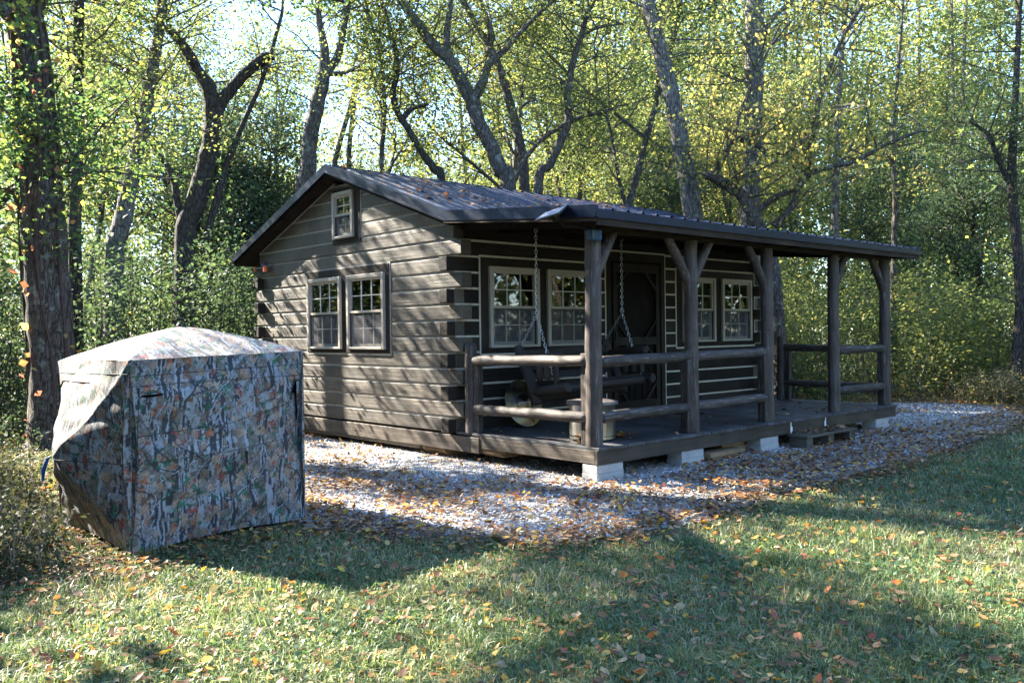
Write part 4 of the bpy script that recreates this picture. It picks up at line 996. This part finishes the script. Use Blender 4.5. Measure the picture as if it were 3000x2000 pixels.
traced('leaning_tree', 'tall straight leaning trunk left of the two-tone upright trunk', [[(1595, 560, 44), (1590, 480, 44), (1575, 390, 42), (1558, 300, 40), (1540, 210, 38), (1518, 120, 34), (1500, 40, 32), (1492, -5, 32)]], 18, 'leaf', 'bark2', 40, .075, (1.0, 2.6), 20, 5, seed=13, t0=.5)
traced('upright_tree', 'thick upright trunk with peeling grey bark behind the porch roof', [[(1722, 560, 44), (1724, 460, 42), (1727, 340, 40), (1732, 220, 40), (1734, 100, 42), (1735, -5, 42)], [(1742, 80, 16), (1768, 50, 13), (1800, 18, 10), (1818, 5, 8)]], 18.5, 'leaf', 'bark2', 44, .075, (1.0, 2.6), 20, 5, seed=14, t0=.5)
traced('spreading_tree', 'low spreading tree with crooked limbs and yellow drooping leaves above the porch', [[(1795, 860, 34), (1786, 740, 32), (1772, 600, 34), (1745, 530, 34), (1722, 478, 30), (1700, 445, 27), (1672, 428, 25), (1640, 408, 23), (1622, 402, 20)], [(1640, 405, 15), (1662, 360, 14), (1686, 320, 13), (1715, 325, 13), (1745, 338, 12), (1762, 358, 10)], [(1720, 500, 15), (1770, 460, 14), (1830, 430, 14), (1862, 400, 14), (1900, 385, 13), (1960, 372, 11), (2030, 335, 9), (2110, 302, 7)], [(1780, 520, 14), (1820, 470, 15), (1850, 380, 14), (1872, 280, 13), (1888, 200, 12), (1930, 100, 10), (1975, 20, 9), (1990, -5, 8)], [(1762, 356, 8), (1820, 345, 7), (1880, 290, 6), (1950, 240, 5)], [(1686, 320, 9), (1700, 260, 8), (1740, 170, 6), (1790, 60, 5)]], 17, 'leafy', 'bark', 110, .10, (1.0, 2.6), 13, 6, seed=15, t0=.35, droop=1.2, spread=.18)
traced('bare_trunk', 'straight pale trunk right of the low spreading tree', [[(1915, 700, 18), (1917, 560, 18), (1919, 440, 17), (1922, 330, 15), (1928, 200, 12), (1940, 60, 9), (1945, -5, 7)]], 19, 'leaf', 'bark2', 40, .08, (.9, 2.2), 18, 5, seed=16)
traced('bare_trunk', 'thin trunk rising through bright yellow leaves right of the porch roof', [[(2052, 700, 13), (2054, 540, 13), (2056, 440, 12), (2050, 340, 10), (2060, 200, 8), (2075, -5, 6)]], 20, 'leafy', 'bark', 40, .09, (.8, 1.8), 18, 5, seed=17, t0=.2)
traced('vine_covered_tree', 'dark tree smothered in bare vines at the right edge of the picture', [[(2335, 830, 26), (2344, 700, 24), (2336, 560, 22), (2324, 420, 20), (2328, 300, 17), (2336, 150, 13), (2345, -5, 10)], [(2318, 420, 14), (2290, 360, 12), (2270, 310, 9), (2230, 280, 6)]], 17, 'leaf', 'barkd', 80, .085, (.8, 2.0), 18, 5, seed=18, t0=.1)

# vines up the big tree
root, sk, r = T['big']; s0 = sk[0]; vm = MB(); lv = []
for k in range(9):
    ph = r.uniform(0, 6.28) if k > 3 else [-.6, -.2, .3, 3.9][k]; pts = []; off = RT*math.cos(ph)-FW*abs(math.sin(ph))
    for i in range(0, len(s0)-6, 2):
        w = .30+.02*math.sin(i); off2 = RT*math.cos(ph+.25*math.sin(i*.35+k))-FW*abs(math.sin(ph+.2))*1.0; off2 /= np.linalg.norm(off2); pts.append(s0[i]+off2*(.24+.03*(k % 3))*(1 if i > 5 else 1.2))
    vm.tube(pts, [r.uniform(.012, .03)*(1-.4*j/len(pts)) for j in range(len(pts))], 7, True, .1)
    for p in pts[3:]:
        if r.random() < .4: lv.append(p+r.normal(size=(2, 3))*.15-FW*.08)
vm.build('vine', M['vine'], root, smooth=True)
link('vine_leaves', leaf_mesh('vine_leaves', np.concatenate(lv), .13, M['leafr'], flat=.1, droop=.6, r=r), root)

# ---- generic woodland trees (four builds, copied)
def proto(name, label, H, nl, size, leafmat, bark, seed, crown0=.2, L=(1.0, 2.6), per=20, r0=.12, group='trees standing deeper in the woods'):
    r = np.random.default_rng(seed); tb = MB(); p = np.zeros(3); pts = [p.copy()-np.array([0, 0, .2])]; d = np.array([r.normal()*.06, r.normal()*.06, 1.0]); rad = [r0*1.25]
    for i in range(9):
        d = d+np.append(r.normal(size=2)*.09, 0); d /= np.linalg.norm(d); p = p+d*H/9; pts.append(p.copy()); rad.append(r0*(1-.095*(i+1)))
    c, rr = catmull(pts, rad, 3); tb.tube(c, rr, 10, True, .05); sk = [np.array(c)]
    for k in range(4):
        i = r.integers(int(len(c)*.3), int(len(c)*.8)); q = c[i]; d = r.normal(size=3); d[2] = abs(d[2])+.8; d /= np.linalg.norm(d); l_ = H*r.uniform(.2, .4); s = [q+d*l_*t+np.array([0, 0, .15*l_*t*t])+r.normal(size=3)*.06*t for t in np.linspace(0, 1, 6)]
        c2, r2 = catmull(s, [rr[i]*.6*(1-.15*j) for j in range(6)], 3); tb.tube(c2, r2, 8, True, .05); sk.append(np.array(c2))
    root = empty(name, (0, 0, 0), label, 'tree', group); tb.build('trunk', M[bark], root, smooth=True)
    mb, lv = grow(sk, r, nl, L, crown0, .3, .02, .17, int(per*1.5), 6); mb.build('branches', M['twig'], root)
    link('crown', leaf_mesh('crown', lv, size, M[leafmat], r=r), root); return root
def copy_thing(o, loc, rz=0.0, sc=1.0, label=None):
    c = o.copy(); C.objects.link(c); c.location = loc; c.rotation_euler = (0, 0, rz); c.scale = (sc, sc, sc)
    if label: c['label'] = label
    for ch in o.children:
        d = ch.copy(); C.objects.link(d); d.parent = c
        for g2 in ch.children:
            e = g2.copy(); C.objects.link(e); e.parent = d
    return c
PR = [proto('woodland_tree', 'green leafy tree of the woods behind the cabin, half hidden by nearer trees', 10.5, 70, .085, 'leaf', 'bark', 21),
      proto('woodland_tree', 'slim light green tree of the woods behind the cabin, half hidden by nearer trees', 11.5, 75, .085, 'leaf', 'bark2', 22, .15),
      proto('woodland_tree', 'yellowing tree of the woods behind the cabin, half hidden by nearer trees', 9.0, 66, .09, 'leafy', 'bark', 23, .12),
      proto('woodland_tree', 'deep green low-branched tree of the woods behind the cabin', 6.0, 90, .08, 'leafd', 'barkd', 24, .05, (.9, 2.0))]
def polar(ang, dep): return CAM+ (FW+RT*math.tan(R(ang)))*dep
rp = np.random.default_rng(31); k = 0
spots = []
for dep, step, jit in ((22.5, 6.4, 1.5), (27, 5.6, 1.8), (32, 5.0, 2.0)):
    a = -34.0
    while a < 35:
        p = polar(a+rp.uniform(-1.2, 1.2), dep+rp.uniform(-jit, jit)); spots.append((p[0], p[1], dep, a)); a += step
used = [False]*4
for (x, y, dep, a) in spots:
    if -1.5 < x < 9.5 and -3 < y < 8.0: continue
    if rp.random() < (.35 if a < 3 else .22): continue
    w = [.38, .34, .14, .14] if a < 5 else [.34, .30, .22, .14]
    i = rp.choice(4, p=w); z = float(gz(x, y)); sc = rp.uniform(.85, 1.2); rz = rp.uniform(0, 6.28)
    if not used[i]: used[i] = True; PR[i].location = (x, y, z); PR[i].rotation_euler = (0, 0, rz); PR[i].scale = (sc,)*3
    else: copy_thing(PR[i], (x, y, z), rz, sc)
# trees just outside the picture that throw the dappled shade and show in the window panes
for (x, y, i, sc) in ((-9.5, 9.5, 0, .9), (15, -12, 2, 1), (20, -15, 0, 1), (11, -16, 2, 1), (25, -10, 3, 1), (17, -20, 1, 1), (8, -20, 0, 1)):
    copy_thing(PR[i], (x, y, G), rp.uniform(0, 6.28), sc, 'tree of the lawn edge standing beyond the picture, shading the grass')['group'] = 'trees round the lawn beyond the picture'

# ---- far woods as one mass
rw = np.random.default_rng(41); leaves = []; tk = MB()
for k in range(170):
    a = rw.uniform(-38, 38) if k % 4 else rw.uniform(6, 38); dep = rw.uniform(38, 62); p = polar(a, dep); z0 = float(gz(p[0], p[1])); H = rw.uniform(7, 14.5) if a < 2 else rw.uniform(12, 25); lean = rw.normal(size=2)*.7
    pts = [(p[0]+lean[0]*t*t, p[1]+lean[1]*t*t, z0-.2+H*t) for t in np.linspace(0, 1, 6)]; tk.tube(pts, [.16*(1-.15*j) for j in range(6)], 6, False)
    m_ = 26 if a < 2 else 36; cz = z0+H*(.08+.9*rw.random(m_)); cr = rw.uniform(.6, 3.0, m_); ca = rw.uniform(0, 6.28, m_)
    cc_ = np.stack([p[0]+np.cos(ca)*cr, p[1]+np.sin(ca)*cr, cz], -1); leaves.append((cc_[:, None, :]+rw.normal(size=(m_, 85, 3))*np.array([.75, .75, .5])).reshape(-1, 3))
tw = leaf_mesh('woods', np.concatenate(leaves), .20, M['leaf'], r=rw); wd = link('woods', tw); tag(wd, 'far-off mass of autumn woods behind the trees', 'woods', kind='stuff')
# trunks of the far woods joined into the same mass
bm2 = bmesh.new(); bm2.from_mesh(tw); n0 = len(bm2.faces); tm = bpy.data.meshes.new('t'); tm.from_pydata(tk.v, [], tk.f); bm2.from_mesh(tm); bm2.faces.ensure_lookup_table()
for f in bm2.faces[n0:]: f.material_index = 1
bm2.to_mesh(tw); bm2.free(); tw.materials.append(M['bark']); bpy.data.meshes.remove(tm)

# the same woods carry on round the lawn behind the viewer
leaves = []; tk = MB()
for k in range(150):
    az = rw.uniform(0, 360); rel = (az-YAW*57.3+180) % 360-180
    if abs(rel) < 40: continue
    dist = rw.uniform(20, 30); p = np.array([CAM[0]+3+math.cos(R(az))*dist, CAM[1]+3+math.sin(R(az))*dist]); H = rw.uniform(5, 8) if 70 < az < 150 else rw.uniform(6, 11)
    m_ = 30; cz = G+H*(.05+.95*rw.random(m_)); cr = rw.uniform(.5, 2.6, m_); ca = rw.uniform(0, 6.28, m_); cc_ = np.stack([p[0]+np.cos(ca)*cr, p[1]+np.sin(ca)*cr, cz], -1)
    leaves.append((cc_[:, None, :]+rw.normal(size=(m_, 20, 3))*.8).reshape(-1, 3))
tag(link('surrounding_woods', leaf_mesh('surrounding_woods', np.concatenate(leaves), .42, M['leaf'], r=rw)), 'woods closing in the lawn behind the viewer', 'woods', kind='stuff')

leaves = []  # unseen woods edge, added and sized to keep low skylight off the gable
for k in range(75):
    p = (rw.uniform(-15, -9.5), rw.uniform(-9, 8)); H = rw.uniform(8, 13) if p[1] < 4 else rw.uniform(4, 7); m_ = 44; cz = G+H*(.02+.98*rw.random(m_)); cr = rw.uniform(.2, 1.6, m_); ca = rw.uniform(0, 6.28, m_)
    cc_ = np.stack([p[0]+np.cos(ca)*cr, p[1]+np.sin(ca)*cr, cz], -1); leaves.append((cc_[:, None, :]+rw.normal(size=(m_, 30, 3))*.55).reshape(-1, 3))
tag(link('unseen_edge_woods', leaf_mesh('unseen_edge_woods', np.concatenate(leaves), .26, M['leafd'], r=rw)), 'unseen woods edge added to block low skylight on the left', 'woods', kind='stuff')

# ---- thicket and undergrowth masses (stuff)
def thicket(name, label, centres, mat, size, per, seed, spread=(.45, .45, .35), stems=True, cat='undergrowth'):
    r = np.random.default_rng(seed); lv = []; st_ = MB()
    for (x, y, h, w) in centres:
        z0 = float(gz(x, y)); m_ = int(7+h*w*3.2); cz = z0+.1+h*r.random(m_)**.8; ca = r.uniform(0, 6.28, m_); cr = w*r.random(m_)**.6*(1-.45*(cz-z0)/h)
        cc_ = np.stack([x+np.cos(ca)*cr, y+np.sin(ca)*cr, cz], -1); lv.append((cc_[:, None, :]+r.normal(size=(m_, per, 3))*np.array(spread)*.6).reshape(-1, 3))
        if stems:
            for q in cc_[::2]:
                b0 = np.array([x+r.normal()*.15, y+r.normal()*.15, z0-.05]); mid = (b0+q)/2+r.normal(size=3)*.12; mid[2] += .1; st_.tube([b0, mid, q], [.014, .010, .005], 4, False)
    L_ = np.concatenate(lv); L_ = L_[L_[:, 2] > G+.02]; me = leaf_mesh(name, L_, size, M[mat], r=r, flat=.5); o = link(name, me)
    if stems:
        b = bmesh.new(); b.from_mesh(me); n0 = len(b.faces); t = bpy.data.meshes.new('t'); t.from_pydata(st_.v, [], st_.f); b.from_mesh(t); b.faces.ensure_lookup_table()
        for f in b.faces[n0:]: f.material_index = 1
        b.to_mesh(me); b.free(); me.materials.append(M['twig']); bpy.data.meshes.remove(t)
    return tag(o, label, cat, kind='stuff')
rt = np.random.default_rng(51)
def scatter(n, amin, amax, dmin, dmax, h, w):
    o = []
    for _ in range(n):
        a = rt.uniform(amin, amax); d = rt.uniform(dmin, dmax); p = polar(a, d)
        if -.9 < p[0] < 8.0 and -3.2 < p[1] < 6.0: continue
        o.append((p[0], p[1], rt.uniform(*h), rt.uniform(*w)))
    return o
thicket('dark_thicket', 'dense dark green shrub thicket between the vine-covered tree and the cabin', scatter(40, -36, -15.5, 13.2, 17.5, (2.0, 3.3), (.6, 1.0)), 'leafd', .075, 62, 61)
thicket('back_thicket', 'green brush filling the woods floor behind the cabin', scatter(120, -36, 34, 19, 31, (1.5, 3.6), (.8, 1.4)), 'leaf', .09, 50, 62)
thicket('side_thicket', 'sunlit green and yellow brush along the woods edge right of the porch', scatter(62, 7, 35, 17.2, 22, (1.0, 2.9), (.6, 1.1)), 'leaf', .08, 66, 63)

# ------------------------------------------------------------------ ground cover
def blades(name, X, Y, h, w, mat, r, bend=.6, z=None):
    n = len(X); Z = gz(X, Y) if z is None else z; a = r.uniform(0, 2*np.pi, n); s = np.stack([np.cos(a), np.sin(a), np.zeros(n)], -1)
    b = r.uniform(0, 2*np.pi, n); f = np.stack([np.cos(b), np.sin(b), np.zeros(n)], -1)*(r.random(n)**.7*bend)[:, None]
    P_ = np.stack([X, Y, Z-.005], -1); H = h[:, None]; Wd = w[:, None]; up = np.array([0, 0, 1.0])
    v = np.stack([P_-s*Wd, P_+s*Wd, P_+f*H*.35+up*H*.6-s*Wd*.75, P_+f*H*.35+up*H*.6+s*Wd*.75, P_+f*H*1.1+up*H*(1-.35*np.linalg.norm(f, axis=1)[:, None])], 1)
    k = np.arange(n)[:, None]*5
    return arrays_mesh(name, v.reshape(-1, 3), k+np.array([0, 1, 3, 2]), k+np.array([2, 3, 4]), mat)
def sample(n, dmin, dmax, pw, amax, r):
    """points on the ground around the view, denser near the viewer"""
    u = r.random(n); e = 2-pw; d = (dmin**e+u*(dmax**e-dmin**e))**(1/e); t = np.tan(np.radians(r.uniform(-amax, amax, n)))
    return CAM[0]+(FW[0]+RT[0]*t)*d, CAM[1]+(FW[1]+RT[1]*t)*d, d
def inside_things(x, y):
    """true under the blind"""
    return (x > -4.32) & (x < -2.88) & (y > -1.72) & (y < -.2)
rg = np.random.default_rng(71)
gx, gy, gd = sample(620000, 3.2, 26, 1.55, 38, rg)
pd = pad_dist(gx, gy); nz_ = fnoise(gx, gy, 1.7, 5); keep = ((pd < -.03+.10*nz_) | ((pd < .35) & (rg.random(len(gx)) < .04))) & ~inside_things(gx, gy)
woods = (gy > 1.5+.25*(gx-8)) & (gd > 15) | ((gd > 14.5) & (gx < 0))
keep &= (rg.random(len(gx)) < np.clip(.72+.35*fnoise(gx, gy, 2.4, 6), .2, 1)) & ~(woods & (rg.random(len(gx)) < .7))
left = (gx < -3.9) & (gy > -2.6); keep &= ~(left & (rg.random(len(gx)) < .6))
edge = np.clip((-pd-.0)/.55, 0, 1); keep &= rg.random(len(gx)) < (.25+.75*edge)
gx, gy, gd = gx[keep], gy[keep], gd[keep]; n_ = len(gx)
tall = np.clip(fnoise(gx, gy, 3.3, 8), 0, 1); h = (.028+.045*rg.random(n_)**1.5+.06*tall*rg.random(n_)**2)*(1+.4*(rg.random(n_) < .03)); w = .0017+.00036*gd*rg.uniform(.7, 1.3, n_)
tuft = fnoise(gx, gy, 9.0, 15) > .75; h = np.where(tuft, h*1.7, h)
tag(link('grass', blades('grass', gx, gy, h, w, M['grass'], rg, 1.5)), 'short lawn grass in front of the cabin', 'grass', kind='stuff')

# white gravel stones
r = np.random.default_rng(72)
sx, sy, sdp = sample(150000, 5.5, 24, 1.35, 36, r)
pd = pad_dist(sx, sy); bare = fnoise(sx, sy, 1.5, 21)
keep = (pd > .05+.15*fnoise(sx, sy, 4, 22)) & (r.random(len(sx)) < np.clip(.78-.5*bare, .05, 1)) & ~inside_things(sx, sy)
sx, sy, sdp = sx[keep], sy[keep], sdp[keep]; n_ = len(sx)
o8 = np.array([(1,0,0),(0,1,0),(-1,0,0),(0,-1,0),(0,0,1),(0,0,-1)], float); tr = np.array([(0,1,4),(1,2,4),(2,3,4),(3,0,4),(1,0,5),(2,1,5),(3,2,5),(0,3,5)])
sz = (.005+.010*r.random(n_)**2)*(1+.035*sdp); a = r.uniform(0, 6.28, n_)
v = o8[None]*r.uniform(.6, 1.25, (n_, 6, 3))*sz[:, None, None]*np.array([1.25, 1, .75]); ca, sa = np.cos(a)[:, None], np.sin(a)[:, None]
v = np.stack([v[..., 0]*ca-v[..., 1]*sa, v[..., 0]*sa+v[..., 1]*ca, v[..., 2]], -1)+r.normal(size=(n_, 6, 3))*sz[:, None, None]*.15+np.stack([sx, sy, np.full(n_, G+.012)+r.random(n_)*.008], -1)[:, None]
def mk_stone():
    m, n, l, b = newmat('white_stone'); g = n.new('ShaderNodeNewGeometry')
    l.new(ramp(n, l, g.outputs['Random Per Island'], [(0, (.16, .14, .12)), (.2, (.36, .35, .34)), (.5, (.55, .55, .55)), (1, (.78, .78, .80))]), b.inputs['Base Color']); b.inputs['Roughness'].default_value = .8; return m
tag(link('gravel_stones', arrays_mesh('gravel_stones', v.reshape(-1, 3), None, (np.arange(n_)[:, None, None]*6+tr).reshape(-1, 3), mk_stone())), 'loose white gravel stones around the cabin', 'gravel', kind='stuff')

# fallen leaves: small curled blades lying flat
def litter(name, X, Y, Z, size, mat, r, tilt=.35):
    n = len(X); a = r.uniform(0, 6.28, n); d = np.stack([np.cos(a), np.sin(a), r.normal(size=n)*tilt*.6], -1); s = np.stack([-np.sin(a), np.cos(a), r.normal(size=n)*tilt*.6], -1)
    P_ = np.stack([X, Y, Z], -1); L = (size*r.uniform(.5, 1.4, n))[:, None]; w = L*r.uniform(.24, .42, n)[:, None]; up = np.array([0, 0, 1.0]); cu = (r.random(n)**1.5*.32)[:, None]*L
    v = np.stack([P_-d*L*.5+up*cu, P_-d*L*.18-s*w+up*cu*.55, P_-d*L*.18+s*w+up*cu*.55, P_, P_+d*L*.22-s*w*.8+up*cu*.7, P_+d*L*.22+s*w*.8+up*cu*.7, P_+d*L*.55+up*cu*1.1], 1)
    t = np.array([(0,1,3),(0,3,2),(1,4,3),(2,3,5),(3,4,6),(3,6,5)]); return arrays_mesh(name, v.reshape(-1, 3), None, (np.arange(n)[:, None, None]*7+t).reshape(-1, 3), mat)
r = np.random.default_rng(73)
lx, ly, ld = sample(210000, 3.3, 26, 1.2, 37, r); pd = pad_dist(lx, ly)
dens = np.where(pd > .0, np.clip(.16+.42*fnoise(lx, ly, 1.5, 21)+.25*fnoise(lx, ly, 4.0, 23), .03, .8), .05)
dens = np.where((pd > 0) & (lx > .6) & (ly < -2.5), np.maximum(dens, .62+.3*fnoise(lx, ly, 2.2, 44)), dens)
dens = np.maximum(dens, np.exp(-((pd-.05-.15*fnoise(lx, ly, 1.3, 77))/.30)**2)*.9)
dens = np.where((pd < 0), np.maximum(dens*1.0, .008+.03*np.clip(fnoise(lx, ly, 1.1, 25), 0, 1)), dens)
dens = np.where((ld > 14.2) & (pd < 0), .5, dens); dens = np.where((lx < -2.0) & (ly > -2.4) & (pd < .4), np.maximum(dens, .35), dens)
keep = (r.random(len(lx)) < dens) & ~inside_things(lx, ly); lx, ly, ld, pd = lx[keep], ly[keep], ld[keep], pd[keep]; n_ = len(lx)
lz = np.where(pd > 0, G+.026, gz(lx, ly)+.018)+r.random(n_)*.022
tag(link('fallen_leaves', litter('fallen_leaves', lx, ly, lz, .040+.0012*ld, M['litter'], r)), 'brown fallen leaves scattered over gravel and lawn', 'leaf litter', kind='stuff')
lx, ly, ld = sample(15000, 3.4, 22, 1.25, 36, r); keep = ~inside_things(lx, ly) & (r.random(len(lx)) < .45+.3*fnoise(lx, ly, 1.3, 27)); lx, ly, ld = lx[keep], ly[keep], ld[keep]
lz = np.where(pad_dist(lx, ly) > 0, G+.04, gz(lx, ly)+.02)+r.random(len(lx))*.02
under = (lx > 0) & (lx < 6.6) & (ly > -2.2); lx, ly, ld, lz = [q[~under] for q in (lx, ly, ld, lz)]
tag(link('bright_leaves', litter('bright_leaves', lx, ly, lz, .043, M['litterb'], r, .8)), 'larger yellow, orange and red leaves lying on the lawn and gravel', 'leaf litter', kind='stuff')
# leaves on the roof, porch deck and step
nr = 1500; rx = r.uniform(-.1, 7.1, nr); ry = r.uniform(.0, 2.45, nr); kp = (r.random(nr) < np.clip(.22+.5*fnoise(rx, ry*1.5, 1.6, 31)+.15*(rx > 3), 0, 1)); rx, ry = rx[kp], ry[kp]; rz_ = 3.445-.352*np.abs(ry-2.49)+.012
m1 = litter('roof_leaves', rx, ry, rz_+r.random(len(rx))*.02, .06, M['litter'], r, .3); tag(link('roof_leaves', m1), 'brown and orange leaves lying on the metal roof', 'leaf litter', kind='stuff')
nr = 420; rx = r.uniform(.1, 6.5, nr); ry = r.uniform(-2.15, -.1, nr); kp = r.random(nr) < .15+.6*(ry > -.4)+.25*(rx > 2.5); rx, ry = rx[kp], ry[kp]
px = np.concatenate([rx, r.normal(.22, .05, 60), r.normal(.80, .06, 45), r.uniform(3.5, 4.8, 90)]); py = np.concatenate([ry, r.normal(-1.86, .05, 60), r.normal(-1.85, .06, 45), r.uniform(-2.5, -2.27, 90)])
pz = np.concatenate([np.full(len(rx), .008), .01+.06*r.random(60), .01+.05*r.random(45), np.full(90, -.165)+.015*r.random(90)])
tag(link('porch_leaves', litter('porch_leaves', px, py, pz, .055, M['litter'], r, .5)), 'dry leaves blown onto the porch boards and step', 'leaf litter', kind='stuff')

r = np.random.default_rng(79); wx, wy, wd_ = sample(60000, 3.3, 12, 1.4, 37, r); pw_ = fnoise(wx, wy, 2.6, 33); kp = (pad_dist(wx, wy) < -.1) & ~inside_things(wx, wy) & (r.random(len(wx)) < np.clip(.15+.7*pw_, .02, 1)); wx, wy = wx[kp], wy[kp]
tag(link('lawn_weeds', litter('lawn_weeds', wx, wy, gz(wx, wy)+.015+.03*r.random(len(wx)), .026, M['clover'], r, .7)), 'small broad-leaved weeds growing in the lawn', 'weeds', kind='stuff')
# weeds round the blind and along the wood edge
def weeds(name, label, pts, seed, hmax=.6, mat='weed', leaf=.035, per=26):
    r = np.random.default_rng(seed); st_ = MB(); lv = []
    for (x, y) in pts:
        z0 = float(gz(x, y)); h = hmax*r.uniform(.35, 1); d = np.array([r.normal()*.25, r.normal()*.25, 1]); b0 = np.array([x, y, z0-.02]); q = [b0, b0+d*h*.5, b0+d*h+r.normal(size=3)*.05]
        st_.tube(q, [.004, .003, .0015], 3, False); t = r.random(per)[:, None]; lv.append(b0+(q[2]-b0)*(.15+.85*t)+r.normal(size=(per, 3))*np.array([.055, .055, .03])*h/.5)
    L_ = np.concatenate(lv); me = leaf_mesh(name, L_, leaf, M[mat], r=r); o = link(name, me)
    b = bmesh.new(); b.from_mesh(me); n0 = len(b.faces); t = bpy.data.meshes.new('t'); t.from_pydata(st_.v, [], st_.f); b.from_mesh(t); b.faces.ensure_lookup_table()
    for f in b.faces[n0:]: f.material_index = 1
    b.to_mesh(me); b.free(); me.materials.append(M['deadtwig']); bpy.data.meshes.remove(t); return tag(o, label, 'weeds', kind='stuff')
r = np.random.default_rng(74)
pts = [(x, y) for x, y in zip(r.uniform(-6.6, -4.3, 2300), r.uniform(-2.0, 6, 2300)) if not (x > -4.75 and y < .0 and y > -2.0) and (y > -1.6+.8*(x+4.6) or r.random() < .35)]
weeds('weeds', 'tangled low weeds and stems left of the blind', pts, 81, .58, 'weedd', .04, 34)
pts = [tuple(polar(r.uniform(-36, -15), r.uniform(11.5, 15))[:2]) for _ in range(450)]; pts = [(x, y) for x, y in pts if x < -1.2]
weeds('undergrowth_weeds', 'low leafy plants at the foot of the dark thicket', pts, 82, .8, 'leafd', .05, 34)
pts = [tuple(polar(r.uniform(9, 35), 14.8+2.6*r.random()**.7)[:2]) for _ in range(1500)]; pts = [(x, y) for x, y in pts if pad_dist(x, y) < -.3]
weeds('edge_weeds', 'dry brown-green weeds along the edge of the woods right of the porch', pts, 83, .75, 'weed', .05, 34)
